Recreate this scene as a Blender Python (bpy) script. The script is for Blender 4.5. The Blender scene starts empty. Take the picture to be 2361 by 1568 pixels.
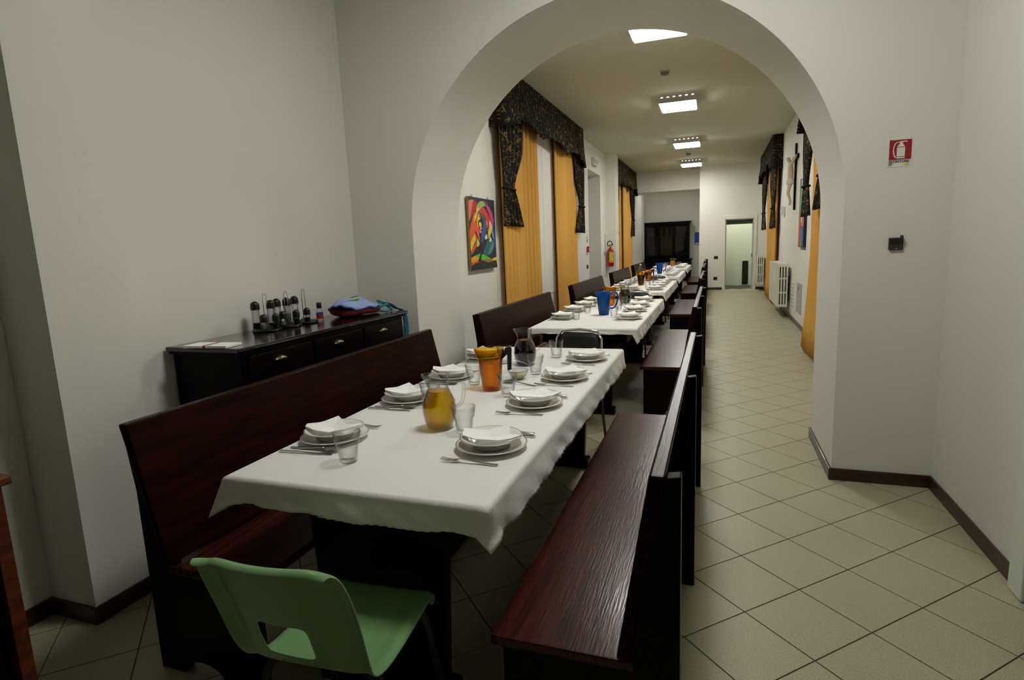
import bpy, bmesh, math, random
from mathutils import Matrix, Vector
random.seed(7)
PI = math.pi
sc = bpy.context.scene
COL = sc.collection

# ------------------------------------------------------------------ camera
W, H = 2361, 1568
FPX = 1326.7
CAMZ = 1.439
YAW, PIT, ROL = .3438, .1591, -.0405
def cam_axes():
    c, s = math.cos(YAW), math.sin(YAW)
    fwd = Vector((-s*math.cos(PIT), c*math.cos(PIT), -math.sin(PIT)))
    right = Vector((c, s, 0)); up = right.cross(fwd)
    a, b = math.cos(ROL), math.sin(ROL)
    return a*right+b*up, -b*right+a*up, fwd
CR, CU, CF = cam_axes()
cd = bpy.data.cameras.new('camera'); cam = bpy.data.objects.new('camera', cd); COL.objects.link(cam)
cd.sensor_fit = 'HORIZONTAL'; cd.sensor_width = 36; cd.lens = 36*FPX/W
cd.clip_start = .02; cd.clip_end = 100
cam.matrix_world = Matrix(((CR.x, CU.x, -CF.x, 0), (CR.y, CU.y, -CF.y, 0), (CR.z, CU.z, -CF.z, CAMZ), (0, 0, 0, 1)))
sc.camera = cam

# ------------------------------------------------------------------ world, exposure
wd = bpy.data.worlds.new('night'); sc.world = wd; wd.use_nodes = True
wd.node_tree.nodes['Background'].inputs[0].default_value = (.55, .6, .7, 1)
wd.node_tree.nodes['Background'].inputs[1].default_value = .02
vs = sc.view_settings
vs.view_transform = 'Standard'; vs.look = 'None'; vs.gamma = 1; vs.use_curve_mapping = False
vs.exposure = 0.0
LAMP = 51.0        # strength of the ceiling lamp diffusers
LAMP_NEAR = 40.0   # the lamp of the front room is weaker
LAMP_COL = (1.0, 1.0, .955)

# ------------------------------------------------------------------ materials
def nm(name):
    m = bpy.data.materials.new(name); m.use_nodes = True
    nt = m.node_tree; nt.nodes.clear()
    o = nt.nodes.new('ShaderNodeOutputMaterial')
    return m, nt, o
def node(nt, t, **k):
    n = nt.nodes.new(t)
    for a, v in k.items(): setattr(n, a, v)
    return n
def lk(nt, a, b): nt.links.new(a, b)
def C4(c): return (c[0], c[1], c[2], 1)
def srgb(r, g, b):
    f = lambda u: (u/255/12.92 if u/255 <= .04045 else ((u/255+.055)/1.055)**2.4)
    return (f(r), f(g), f(b))

def basic(name, col, rough=.5, metal=0, noise=0, nscale=20, bump=0, bscale=80, coat=0, spec=.5, col2=None, trans=0):
    m, nt, o = nm(name)
    p = node(nt, 'ShaderNodeBsdfPrincipled')
    p.inputs['Base Color'].default_value = C4(col)
    p.inputs['Roughness'].default_value = rough
    p.inputs['Metallic'].default_value = metal
    p.inputs['Coat Weight'].default_value = coat
    p.inputs['Coat Roughness'].default_value = .08
    p.inputs['Specular IOR Level'].default_value = spec
    tc = node(nt, 'ShaderNodeTexCoord')
    n = node(nt, 'ShaderNodeTexNoise'); n.inputs['Scale'].default_value = nscale; n.inputs['Detail'].default_value = 4
    lk(nt, tc.outputs['Object'], n.inputs['Vector'])
    mx = node(nt, 'ShaderNodeMixRGB'); 
    c2 = col2 if col2 else tuple(x*(1-noise) for x in col)
    mx.inputs[1].default_value = C4(col); mx.inputs[2].default_value = C4(c2)
    lk(nt, n.outputs['Fac'], mx.inputs[0]); lk(nt, mx.outputs[0], p.inputs['Base Color'])
    if bump:
        n2 = node(nt, 'ShaderNodeTexNoise'); n2.inputs['Scale'].default_value = bscale; n2.inputs['Detail'].default_value = 3
        lk(nt, tc.outputs['Object'], n2.inputs['Vector'])
        b = node(nt, 'ShaderNodeBump'); b.inputs['Strength'].default_value = bump; b.inputs['Distance'].default_value = .01
        lk(nt, n2.outputs['Fac'], b.inputs['Height']); lk(nt, b.outputs[0], p.inputs['Normal'])
    lk(nt, p.outputs[0], o.inputs[0])
    return m

def wood(name, dark, light, rough=.3, coat=.5, scale=(30, 2.2, 30), grain=.12, spec=.5):
    m, nt, o = nm(name)
    p = node(nt, 'ShaderNodeBsdfPrincipled')
    tc = node(nt, 'ShaderNodeTexCoord'); mp = node(nt, 'ShaderNodeMapping'); mp.inputs['Scale'].default_value = scale
    lk(nt, tc.outputs['Object'], mp.inputs[0])
    n = node(nt, 'ShaderNodeTexNoise'); n.inputs['Scale'].default_value = 1.5; n.inputs['Detail'].default_value = 6; n.inputs['Distortion'].default_value = .6
    lk(nt, mp.outputs[0], n.inputs['Vector'])
    r = node(nt, 'ShaderNodeValToRGB'); r.color_ramp.elements[0].position = .35; r.color_ramp.elements[1].position = .7
    r.color_ramp.elements[0].color = C4(dark); r.color_ramp.elements[1].color = C4(light)
    lk(nt, n.outputs['Fac'], r.inputs[0]); lk(nt, r.outputs[0], p.inputs['Base Color'])
    p.inputs['Roughness'].default_value = rough; p.inputs['Specular IOR Level'].default_value = spec
    p.inputs['Coat Weight'].default_value = coat; p.inputs['Coat Roughness'].default_value = .08
    mp2 = node(nt, 'ShaderNodeMapping'); mp2.inputs['Scale'].default_value = tuple(s*6 for s in scale)
    lk(nt, tc.outputs['Object'], mp2.inputs[0])
    n2 = node(nt, 'ShaderNodeTexNoise'); n2.inputs['Scale'].default_value = 1; n2.inputs['Detail'].default_value = 2
    lk(nt, mp2.outputs[0], n2.inputs['Vector'])
    b = node(nt, 'ShaderNodeBump'); b.inputs['Strength'].default_value = grain; b.inputs['Distance'].default_value = .004
    lk(nt, n2.outputs['Fac'], b.inputs['Height']); lk(nt, b.outputs[0], p.inputs['Normal'])
    lk(nt, b.outputs[0], p.inputs['Coat Normal'])
    lk(nt, p.outputs[0], o.inputs[0])
    return m

def glassy(name, col=(.985, .985, .985), edge=(.66, .68, .68), refl=1.0, body=0.0, bodycol=(1, 1, 1)):
    """thin clear glass: tinted transparency, Fresnel reflection, darker towards grazing angles"""
    m, nt, o = nm(name)
    lw = node(nt, 'ShaderNodeLayerWeight'); lw.inputs[0].default_value = .35
    mc = node(nt, 'ShaderNodeMixRGB'); mc.inputs[1].default_value = C4(col); mc.inputs[2].default_value = C4(edge)
    lk(nt, lw.outputs['Facing'], mc.inputs[0])
    t = node(nt, 'ShaderNodeBsdfTransparent'); lk(nt, mc.outputs[0], t.inputs[0])
    g = node(nt, 'ShaderNodeBsdfGlossy'); g.inputs['Roughness'].default_value = .03
    lf = node(nt, 'ShaderNodeLayerWeight'); lf.inputs[0].default_value = .5
    pw = node(nt, 'ShaderNodeMath', operation='POWER'); pw.inputs[1].default_value = 3.0
    lk(nt, lf.outputs['Facing'], pw.inputs[0])
    fr = node(nt, 'ShaderNodeMath', operation='MULTIPLY_ADD'); fr.inputs[1].default_value = .7; fr.inputs[2].default_value = .022
    lk(nt, pw.outputs[0], fr.inputs[0])
    src = t
    if body:
        d = node(nt, 'ShaderNodeBsdfDiffuse'); d.inputs[0].default_value = C4(bodycol)
        tr = node(nt, 'ShaderNodeBsdfTranslucent'); tr.inputs[0].default_value = C4(bodycol)
        ad = node(nt, 'ShaderNodeMixShader'); ad.inputs[0].default_value = .5
        lk(nt, d.outputs[0], ad.inputs[1]); lk(nt, tr.outputs[0], ad.inputs[2])
        mb = node(nt, 'ShaderNodeMixShader'); mb.inputs[0].default_value = body
        lk(nt, t.outputs[0], mb.inputs[1]); lk(nt, ad.outputs[0], mb.inputs[2]); src = mb
    ms = node(nt, 'ShaderNodeMixShader')
    lk(nt, fr.outputs[0], ms.inputs[0]); lk(nt, src.outputs[0], ms.inputs[1]); lk(nt, g.outputs[0], ms.inputs[2])
    lk(nt, ms.outputs[0], o.inputs[0])
    return m

def tile_mat():
    m, nt, o = nm('speckled_tile')
    p = node(nt, 'ShaderNodeBsdfPrincipled')
    g = node(nt, 'ShaderNodeNewGeometry')
    n = node(nt, 'ShaderNodeTexNoise'); n.inputs['Scale'].default_value = 260; n.inputs['Detail'].default_value = 2
    lk(nt, g.outputs['Position'], n.inputs['Vector'])
    r = node(nt, 'ShaderNodeValToRGB')
    e = r.color_ramp.elements
    e[0].position = .30; e[0].color = C4(srgb(98, 93, 74))
    e[1].position = .42; e[1].color = C4(srgb(168, 163, 135))
    x = r.color_ramp.elements.new(.75); x.color = C4(srgb(180, 175, 147))
    lk(nt, n.outputs['Fac'], r.inputs[0])
    n2 = node(nt, 'ShaderNodeTexNoise'); n2.inputs['Scale'].default_value = 1.6; n2.inputs['Detail'].default_value = 3
    lk(nt, g.outputs['Position'], n2.inputs['Vector'])
    mx = node(nt, 'ShaderNodeMixRGB', blend_type='MULTIPLY'); mx.inputs[0].default_value = .18
    lk(nt, r.outputs[0], mx.inputs[1]); lk(nt, n2.outputs['Fac'], mx.inputs[2])
    oi = node(nt, 'ShaderNodeObjectInfo')
    lk(nt, mx.outputs[0], p.inputs['Base Color'])
    p.inputs['Roughness'].default_value = .42; p.inputs['Specular IOR Level'].default_value = .45
    lk(nt, p.outputs[0], o.inputs[0])
    return m

def wall_mat(name, col):
    m, nt, o = nm(name)
    p = node(nt, 'ShaderNodeBsdfPrincipled'); p.inputs['Roughness'].default_value = .85; p.inputs['Specular IOR Level'].default_value = .15
    g = node(nt, 'ShaderNodeNewGeometry')
    n = node(nt, 'ShaderNodeTexNoise'); n.inputs['Scale'].default_value = 1.1; n.inputs['Detail'].default_value = 5
    lk(nt, g.outputs['Position'], n.inputs['Vector'])
    mx = node(nt, 'ShaderNodeMixRGB'); mx.inputs[1].default_value = C4(tuple(c*.965 for c in col)); mx.inputs[2].default_value = C4(col)
    lk(nt, n.outputs['Fac'], mx.inputs[0])
    n3 = node(nt, 'ShaderNodeTexNoise'); n3.inputs['Scale'].default_value = 7; n3.inputs['Detail'].default_value = 6
    lk(nt, g.outputs['Position'], n3.inputs['Vector'])
    r = node(nt, 'ShaderNodeValToRGB'); r.color_ramp.elements[0].position = .205; r.color_ramp.elements[1].position = .225
    r.color_ramp.elements[0].color = (.45, .4, .34, 1); r.color_ramp.elements[1].color = (1, 1, 1, 1)
    lk(nt, n3.outputs['Fac'], r.inputs[0])
    mm = node(nt, 'ShaderNodeMixRGB', blend_type='MULTIPLY'); mm.inputs[0].default_value = .6
    lk(nt, mx.outputs[0], mm.inputs[1]); lk(nt, r.outputs[0], mm.inputs[2]); lk(nt, mm.outputs[0], p.inputs['Base Color'])
    n2 = node(nt, 'ShaderNodeTexNoise'); n2.inputs['Scale'].default_value = 55; n2.inputs['Detail'].default_value = 4
    lk(nt, g.outputs['Position'], n2.inputs['Vector'])
    b = node(nt, 'ShaderNodeBump'); b.inputs['Strength'].default_value = .16; b.inputs['Distance'].default_value = .006
    lk(nt, n2.outputs['Fac'], b.inputs['Height']); lk(nt, b.outputs[0], p.inputs['Normal'])
    lk(nt, p.outputs[0], o.inputs[0])
    return m

def brocade_mat():
    m, nt, o = nm('brocade')
    p = node(nt, 'ShaderNodeBsdfPrincipled'); p.inputs['Roughness'].default_value = .75; p.inputs['Specular IOR Level'].default_value = .2
    tc = node(nt, 'ShaderNodeTexCoord'); uv = tc.outputs['UV']
    mp = node(nt, 'ShaderNodeMapping'); mp.inputs['Scale'].default_value = (7, 7, 7); lk(nt, uv, mp.inputs[0])
    n = node(nt, 'ShaderNodeTexNoise'); n.inputs['Scale'].default_value = 1.0; n.inputs['Detail'].default_value = 1; n.inputs['Distortion'].default_value = 1.6
    lk(nt, mp.outputs[0], n.inputs['Vector'])
    w = node(nt, 'ShaderNodeMath', operation='MULTIPLY'); w.inputs[1].default_value = 24
    lk(nt, n.outputs['Fac'], w.inputs[0])
    s = node(nt, 'ShaderNodeMath', operation='SINE'); lk(nt, w.outputs[0], s.inputs[0])
    r = node(nt, 'ShaderNodeValToRGB'); r.color_ramp.elements[0].position = .86; r.color_ramp.elements[1].position = .97
    lk(nt, s.outputs[0], r.inputs[0])
    v = node(nt, 'ShaderNodeTexVoronoi'); v.inputs['Scale'].default_value = 1.1; lk(nt, mp.outputs[0], v.inputs['Vector'])
    r2 = node(nt, 'ShaderNodeValToRGB'); r2.color_ramp.elements[0].position = .16; r2.color_ramp.elements[1].position = .22
    r2.color_ramp.elements[0].color = (1, 1, 1, 1); r2.color_ramp.elements[1].color = (0, 0, 0, 1)
    lk(nt, v.outputs['Distance'], r2.inputs[0])
    mxx = node(nt, 'ShaderNodeMath', operation='MAXIMUM'); lk(nt, r.outputs[0], mxx.inputs[0]); lk(nt, r2.outputs[0], mxx.inputs[1])
    mx = node(nt, 'ShaderNodeMixRGB'); mx.inputs[1].default_value = C4(srgb(17, 16, 13)); mx.inputs[2].default_value = C4(srgb(112, 90, 42))
    lk(nt, mxx.outputs[0], mx.inputs[0]); lk(nt, mx.outputs[0], p.inputs['Base Color'])
    lk(nt, p.outputs[0], o.inputs[0])
    return m

def curtain_mat():
    m, nt, o = nm('yellow_curtain')
    d = node(nt, 'ShaderNodeBsdfDiffuse'); t = node(nt, 'ShaderNodeBsdfTranslucent')
    tc = node(nt, 'ShaderNodeTexCoord')
    n = node(nt, 'ShaderNodeTexNoise'); n.inputs['Scale'].default_value = 90
    lk(nt, tc.outputs['Object'], n.inputs['Vector'])
    mx = node(nt, 'ShaderNodeMixRGB'); mx.inputs[1].default_value = C4(srgb(226, 172, 84)); mx.inputs[2].default_value = C4(srgb(240, 192, 108))
    lk(nt, n.outputs['Fac'], mx.inputs[0])
    lk(nt, mx.outputs[0], d.inputs[0]); lk(nt, mx.outputs[0], t.inputs[0])
    ms = node(nt, 'ShaderNodeMixShader'); ms.inputs[0].default_value = .2
    lk(nt, d.outputs[0], ms.inputs[1]); lk(nt, t.outputs[0], ms.inputs[2]); lk(nt, ms.outputs[0], o.inputs[0])
    return m

def emit_mat(name, col, s):
    m, nt, o = nm(name)
    e = node(nt, 'ShaderNodeEmission'); e.inputs[0].default_value = C4(col); e.inputs[1].default_value = s
    lk(nt, e.outputs[0], o.inputs[0]); return m

M_WALL = wall_mat('white_plaster', srgb(226, 223, 214))
M_CEIL = wall_mat('ceiling_paint', srgb(200, 199, 180))
M_TILE = tile_mat()
M_GROUT = basic('grout', srgb(84, 80, 70), .9, noise=.3)
M_WOOD = wood('dark_mahogany', srgb(20, 8, 6), srgb(44, 15, 9), .26, .0, spec=.05)
M_SEAT = wood('worn_mahogany_seat', srgb(36, 14, 9), srgb(74, 30, 18), .25, .10, spec=.22)
M_BLACKW = wood('black_stained_wood', srgb(7, 4, 4), srgb(13, 6, 5), .32, .02, spec=.08)
M_TOPW = wood('polished_black_top', srgb(10, 6, 5), srgb(24, 12, 9), .14, .5, spec=.5)
M_REDW = wood('red_brown_wood', srgb(60, 24, 12), srgb(112, 48, 24), .4, .3)
M_BASE = wood('baseboard_wood', srgb(36, 17, 11), srgb(66, 32, 20), .4, .2, (4, 4, 40))
M_CLOTH = basic('white_tablecloth', srgb(232, 230, 225), .8, noise=.05, nscale=9, bump=.12, bscale=160, spec=.2)
M_PORC = basic('white_porcelain', srgb(232, 230, 222), .18, spec=.5, noise=.02)
M_RIM = basic('plate_rim_line', srgb(120, 104, 70), .3, noise=.1)
M_NAP = basic('paper_napkin', srgb(246, 245, 242), .9, noise=.03, bump=.1, bscale=200, spec=.1)
M_STEEL = basic('stainless_steel', (.62, .62, .6), .22, 1, noise=.1)
M_CHROME = basic('chrome', (.75, .75, .73), .1, 1, noise=.05)
M_BLACKP = basic('black_plastic', srgb(14, 14, 15), .3, noise=.3)
M_BLACKM = basic('black_metal', srgb(20, 20, 20), .4, 0, noise=.3)
M_BLACKF = basic('black_vinyl', srgb(16, 15, 15), .5, noise=.3, bump=.1)
M_GLASS = glassy('clear_glass')
M_AMBER = glassy('amber_glass', (.94, .76, .27), (.75, .42, .05))
M_BLUEP = glassy('blue_plastic', (.02, .25, .6), (.01, .12, .4), body=.75, bodycol=srgb(20, 110, 190))
M_ORANGE = glassy('orange_drink', (.99, .84, .16), (.95, .6, .05), body=.45, bodycol=srgb(246, 190, 24))
M_AMBERL = glassy('amber_drink', (.98, .80, .2), (.85, .5, .06), body=.16, bodycol=srgb(236, 172, 24))
M_WINE = basic('dark_red_wine', srgb(18, 5, 10), .1, noise=.2)
M_TEAL = basic('dark_teal_drink', srgb(4, 42, 44), .4, noise=.2)
M_CREAM = basic('grated_cheese', srgb(238, 226, 170), .9, noise=.12, nscale=200, bump=.4, bscale=300)
M_GREEN = basic('pale_green_plastic', srgb(120, 158, 106), .3, noise=.04, bump=.03, bscale=300)
M_YEL = curtain_mat()
M_BROC = brocade_mat()
M_GREY = basic('grey_paint', srgb(176, 176, 170), .6, noise=.05)
M_HOUS = basic('lamp_housing', srgb(190, 190, 186), .4, noise=.05)
M_DOORW = basic('greenish_white_paint', srgb(222, 226, 212), .55, noise=.03)
M_RAD = basic('radiator_enamel', srgb(222, 219, 204), .4, noise=.04)
M_RED = basic('extinguisher_red', srgb(176, 22, 18), .3, noise=.1, coat=.4)
M_SIGNRED = basic('sign_red', srgb(150, 20, 34), .5, noise=.03)
M_SIGNW = basic('sign_white', srgb(226, 224, 214), .5, noise=.02)
M_YLAB = basic('yellow_label', srgb(214, 196, 40), .5, noise=.1)
M_BLACK = basic('black_print', srgb(12, 12, 12), .6, noise=.1)
M_BLUE = basic('blue_board', srgb(20, 70, 160), .5, noise=.1)
M_DIFF = emit_mat('lamp_diffuser', LAMP_COL, LAMP)
M_DIFFN = emit_mat('front_lamp_diffuser', LAMP_COL, LAMP_NEAR)
M_DIFFR = emit_mat('recess_lamp_diffuser', LAMP_COL, 17)
M_SLOT = emit_mat('lamp_slot', LAMP_COL, 1.6)
M_IVORY = basic('painted_figure', srgb(206, 186, 152), .6, noise=.15)
M_BRONZE = basic('aged_metal', srgb(74, 72, 62), .5, .6, noise=.4, nscale=60)
M_BRASS = basic('old_brass', srgb(112, 100, 74), .3, 1, noise=.3)
M_BAG = basic('light_blue_fabric', srgb(150, 168, 206), .85, noise=.12, bump=.2, bscale=60)
M_BAGRED = basic('red_fabric', srgb(104, 16, 22), .85, noise=.2)
M_BAGBLUE = basic('blue_piping', srgb(66, 88, 160), .8, noise=.1)
M_TEALF = basic('teal_strap', srgb(44, 120, 142), .85, noise=.15)
M_LIME = basic('lime_print', srgb(150, 200, 60), .8, noise=.2)
M_DGREEN = basic('green_print', srgb(60, 140, 40), .8, noise=.2)
M_PURP = basic('purple_cap', srgb(40, 24, 60), .4, noise=.2)
M_SPICE = basic('dark_spice', srgb(40, 34, 20), .9, noise=.5, nscale=200)
M_SALT = basic('grey_salt', srgb(170, 166, 150), .9, noise=.2, nscale=200)

# ------------------------------------------------------------------ mesh helpers
class MB:
    def __init__(s): s.v = []; s.f = []; s.m = []; s.uv = None
    def add(s, vs, fs, mi=0):
        b = len(s.v); s.v += [tuple(v) for v in vs]
        for f in fs: s.f.append(tuple(i+b for i in f)); s.m.append(mi)
        return s
    def box(s, x0, x1, y0, y1, z0, z1, mi=0):
        return s.add([(x0,y0,z0),(x1,y0,z0),(x1,y1,z0),(x0,y1,z0),(x0,y0,z1),(x1,y0,z1),(x1,y1,z1),(x0,y1,z1)],
                     [(3,2,1,0),(4,5,6,7),(0,1,5,4),(1,2,6,5),(2,3,7,6),(3,0,4,7)], mi)
    def prism(s, poly, axis, a, b, mi=0):
        """poly: 2D points (counter-clockwise); axis 'x': (y,z), 'y': (x,z), 'z': (x,y)"""
        def P(p, t): return {'x': (t, p[0], p[1]), 'y': (p[0], t, p[1]), 'z': (p[0], p[1], t)}[axis]
        n = len(poly)
        vs = [P(p, a) for p in poly]+[P(p, b) for p in poly]
        fs = [tuple(range(n))[::-1], tuple(range(n, 2*n))]+[(i, (i+1) % n, n+(i+1) % n, n+i) for i in range(n)]
        return s.add(vs, fs, mi)
    def lathe(s, prof, c=(0,0,0), seg=24, mi=0, cap0=False, cap1=False, rfun=None):
        vs = []; n = len(prof)
        for i, (r, z) in enumerate(prof):
            for k in range(seg):
                a = 2*PI*k/seg; rr = r*(rfun(a, i, z) if rfun else 1)
                vs.append((c[0]+rr*math.cos(a), c[1]+rr*math.sin(a), c[2]+z))
        fs = []
        for i in range(n-1):
            for k in range(seg):
                k2 = (k+1) % seg
                fs.append((i*seg+k, i*seg+k2, (i+1)*seg+k2, (i+1)*seg+k))
        if cap0: fs.append(tuple(range(seg))[::-1])
        if cap1: fs.append(tuple((n-1)*seg+k for k in range(seg)))
        return s.add(vs, fs, mi)
    def tube(s, path, r, seg=8, closed=False, mi=0, caps=True):
        P = [Vector(p) for p in path]; n = len(P)
        rs = r if isinstance(r, (list, tuple)) else [r]*n
        T = []
        for i in range(n):
            a = P[(i-1) % n] if (closed or i > 0) else P[i]
            b = P[(i+1) % n] if (closed or i < n-1) else P[i]
            t = (b-a); T.append(t.normalized() if t.length > 1e-9 else Vector((0,0,1)))
        u = T[0].orthogonal().normalized(); vs = []
        for i in range(n):
            u = (u-T[i]*u.dot(T[i])); u = u.normalized() if u.length > 1e-6 else T[i].orthogonal().normalized()
            w = T[i].cross(u)
            for k in range(seg):
                a = 2*PI*k/seg
                vs.append(P[i]+(u*math.cos(a)+w*math.sin(a))*rs[i])
        fs = []
        for i in range(n if closed else n-1):
            j = (i+1) % n
            for k in range(seg):
                k2 = (k+1) % seg
                fs.append((i*seg+k, i*seg+k2, j*seg+k2, j*seg+k))
        if caps and not closed:
            fs.append(tuple(range(seg))[::-1]); fs.append(tuple((n-1)*seg+k for k in range(seg)))
        return s.add(vs, fs, mi)
    def grid(s, fn, nu, nv, mi=0, skip=None, closed_u=False):
        b = len(s.v)
        vs = [fn(i/nu, j/nv) for j in range(nv+1) for i in range(nu+1)]
        fs = [(j*(nu+1)+i, j*(nu+1)+i+1, (j+1)*(nu+1)+i+1, (j+1)*(nu+1)+i) for j in range(nv) for i in range(nu)
              if not (skip and skip(i, j))]
        return s.add(vs, fs, mi)
    def mesh(s, name, mats, smooth=False):
        me = bpy.data.meshes.new(name); me.from_pydata(s.v, [], s.f); me.update()
        for m in (mats if isinstance(mats, (list, tuple)) else [mats]): me.materials.append(m)
        me.polygons.foreach_set('material_index', s.m)
        if smooth: me.polygons.foreach_set('use_smooth', [True]*len(s.f))
        me.validate(); me.update()
        return me
    def build(s, name, mats, parent=None, smooth=False, bevel=0, solid=0, sub=0, auto=None, loc=None):
        me = s.mesh(name, mats, smooth or auto is not None)
        o = bpy.data.objects.new(name, me); COL.objects.link(o)
        if parent: o.parent = parent
        if loc: o.location = loc
        if solid:
            md = o.modifiers.new('thick', 'SOLIDIFY'); md.thickness = solid; md.offset = 0
        if bevel:
            md = o.modifiers.new('bevel', 'BEVEL'); md.width = bevel; md.segments = 2; md.limit_method = 'ANGLE'; md.angle_limit = .7
        if sub:
            md = o.modifiers.new('sub', 'SUBSURF'); md.levels = sub; md.render_levels = sub
        if auto is not None:
            bm = bmesh.new(); bm.from_mesh(me)
            for e in bm.edges:
                if len(e.link_faces) == 2 and e.calc_face_angle(0) > auto: e.smooth = False
            bm.to_mesh(me); bm.free()
        return o

def obj(name, me, parent=None, loc=None):
    o = bpy.data.objects.new(name, me); COL.objects.link(o)
    if parent: o.parent = parent
    if loc: o.location = loc
    return o
def tag(o, label=None, cat=None, group=None, kind=None):
    if label: o['label'] = label
    if cat: o['category'] = cat
    if group: o['group'] = group
    if kind: o['kind'] = kind
    return o
def thing(name, label, cat, loc=(0,0,0), rz=0, group=None):
    o = bpy.data.objects.new(name, None); COL.objects.link(o); o.empty_display_size = .1
    o.location = loc; o.rotation_euler = (0, 0, rz)
    return tag(o, label, cat, group)
def struct(name, mb, mat, parent=None, **k):
    o = mb.build(name, mat, parent, **k)
    if not parent: o['kind'] = 'structure'
    return o
def copy_tree(o, parent=None):
    c = o.copy(); COL.objects.link(c); c.parent = parent
    for ch in o.children: copy_tree(ch, c)
    return c
def dup(root, loc, rz, label, group=None):
    c = copy_tree(root); c.location = loc; c.rotation_euler = (0, 0, rz); c['label'] = label
    if group: c['group'] = group
    return c
def text_mesh(txt, size, mat, name, parent, loc, rot, depth=.0006):
    cu = bpy.data.curves.new(name, 'FONT'); cu.body = txt; cu.size = size; cu.extrude = depth; cu.offset = size*.022; cu.align_x = 'LEFT'
    t = bpy.data.objects.new('tmp', cu); COL.objects.link(t)
    bpy.context.view_layer.update()
    me = bpy.data.meshes.new_from_object(t.evaluated_get(bpy.context.evaluated_depsgraph_get()))
    bpy.data.objects.remove(t); me.materials.clear(); me.materials.append(mat)
    o = obj(name, me, parent, loc); o.rotation_euler = rot
    return o
def arc(cx, cy, r, a0, a1, n):
    return [(cx+r*math.cos(a0+(a1-a0)*i/n), cy+r*math.sin(a0+(a1-a0)*i/n)) for i in range(n+1)]

# ================================================================== SETTING
T = .305
GA = .7797
OX, OY = 1.1132*T, 6.5504*T
CEIL = 3.5
YA, YB = 3.687, 4.479           # arch wall front and back
XL, XR = -2.5, 1.25             # far room walls
YF = 17.66                      # far wall
REC = 22.2                      # back of the recess

floor = struct('floor', MB().box(-3.2, 1.8, -6.6, 22.6, -.12, -.004), M_GROUT)
# tiles: laid on the diagonal
def in_room(x, y):
    if y < YA: return -2.61 < x < 1.165 and y > -6.4
    if y < YB: return -2.035 < x < .662
    if y < YF: return XL < x < XR
    if y < REC: return XL < x < -.475
    return False
def frame_pos(p):
    d = Vector(p)-Vector((0, 0, CAMZ)); z = d.dot(CF)
    if z < .2: return None
    return W/2+FPX*d.dot(CR)/z, H/2-FPX*d.dot(CU)/z
ca, sa = math.cos(GA), math.sin(GA)
hb = T/2-.0018
tq = [(-hb, -hb), (hb, -hb), (hb, hb), (-hb, hb)]
tiles = []
for i in range(-50, 70):
    for j in range(-50, 70):
        x = OX+T*(ca*(j+.5)-sa*(i+.5)); y = OY+T*(sa*(j+.5)+ca*(i+.5))
        cs = [(x+ca*a-sa*b, y+sa*a+ca*b) for a, b in tq]
        if not any(in_room(*c) for c in cs): continue
        vis = False
        for c in cs+[(x, y)]:
            q = frame_pos((c[0], c[1], 0))
            if q and -30 < q[0] < W+30 and -30 < q[1] < H+30 and in_room(*c): vis = True
        tiles.append((0 if vis else 1, math.hypot(x, y), x, y))
tiles.sort()
tm = MB(); tm.add([(a, b, -.012) for a, b in tq]+[(a*.994, b*.994, 0) for a, b in tq],
                  [(4,5,6,7),(0,1,5,4),(1,2,6,5),(2,3,7,6),(3,0,4,7)])
tme = tm.mesh('floor_tile', M_TILE)
rest = MB()
for k, (hid, d, x, y) in enumerate(tiles):
    if k < 300 and not hid:
        o = obj('floor_tile', tme, floor, (x, y, 0)); o.rotation_euler = (0, 0, GA)
    else:
        rest.add([(x+ca*a-sa*b, y+sa*a+ca*b, z) for a, b, z in tm.v], tm.f)
ro = rest.build('floor_tiles', M_TILE, floor); ro['kind'] = 'stuff'

struct('ceiling', MB().box(-3.2, 1.8, -6.6, 22.6, CEIL, CEIL+.2), M_CEIL)
# near room
m = MB()
m.prism([(-3.2,-6.6),(-2.61,-6.6),(-2.61,1.432),(-2.346,1.432),(-2.346,1.757),(-2.53,1.757),(-2.53,YA),(-3.2,YA)], 'z', -.1, CEIL)
struct('wall_left', m, M_WALL)
struct('wall_right', MB().box(1.165, 1.8, -6.6, YA, -.1, CEIL), M_WALL)
struct('wall_back', MB().box(-3.2, 1.8, -6.6, -6.4, -.1, CEIL), M_GREY)
# wall with the round arch
acx, acr, acz = -.6865, 1.3485, 1.597
out = [(-3.2, -.1), (acx-acr, -.1)]
out += [(acx+acr*math.cos(a), acz+acr*math.sin(a)) for a in [PI-PI*i/72 for i in range(73)]]
out += [(acx+acr, -.1), (1.8, -.1), (1.8, CEIL), (-3.2, CEIL)]
m = MB(); m.prism(out, 'y', YA, YB)
aw = struct('wall_arch', m, M_WALL, auto=.5)
# far room
m = MB()
DY0, DY1, DZ = 11.97, 13.3, 2.96
m.box(-3.2, XL, YB, DY0, -.1, CEIL); m.box(-3.2, XL, DY1, 22.6, -.1, CEIL); m.box(-3.2, XL, DY0, DY1, DZ, CEIL)
m.box(-3.2, -2.95, DY0, DY1, -.1, DZ)
struct('wall_far_left', m, M_WALL)
struct('wall_pilaster', MB().box(XL, -2.27, 13.99, 14.42, -.1, CEIL), M_WALL)
struct('wall_far_right', MB().box(XR, 1.8, YB, 20.2, -.1, CEIL), M_WALL)
OX0, OX1, OZ = .23, .97, 1.98
m = MB(); m.box(-.475, OX0, YF, YF+.3, -.1, CEIL); m.box(OX1, 1.25, YF, YF+.3, -.1, CEIL); m.box(OX0, OX1, YF, YF+.3, OZ, CEIL)
m.box(-.475, -.175, YF+.3, 22.6, -.1, CEIL)
struct('wall_far', m, M_WALL)
struct('wall_recess', MB().box(-3.2, -.175, REC, 22.6, -.1, CEIL), M_WALL)
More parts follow.
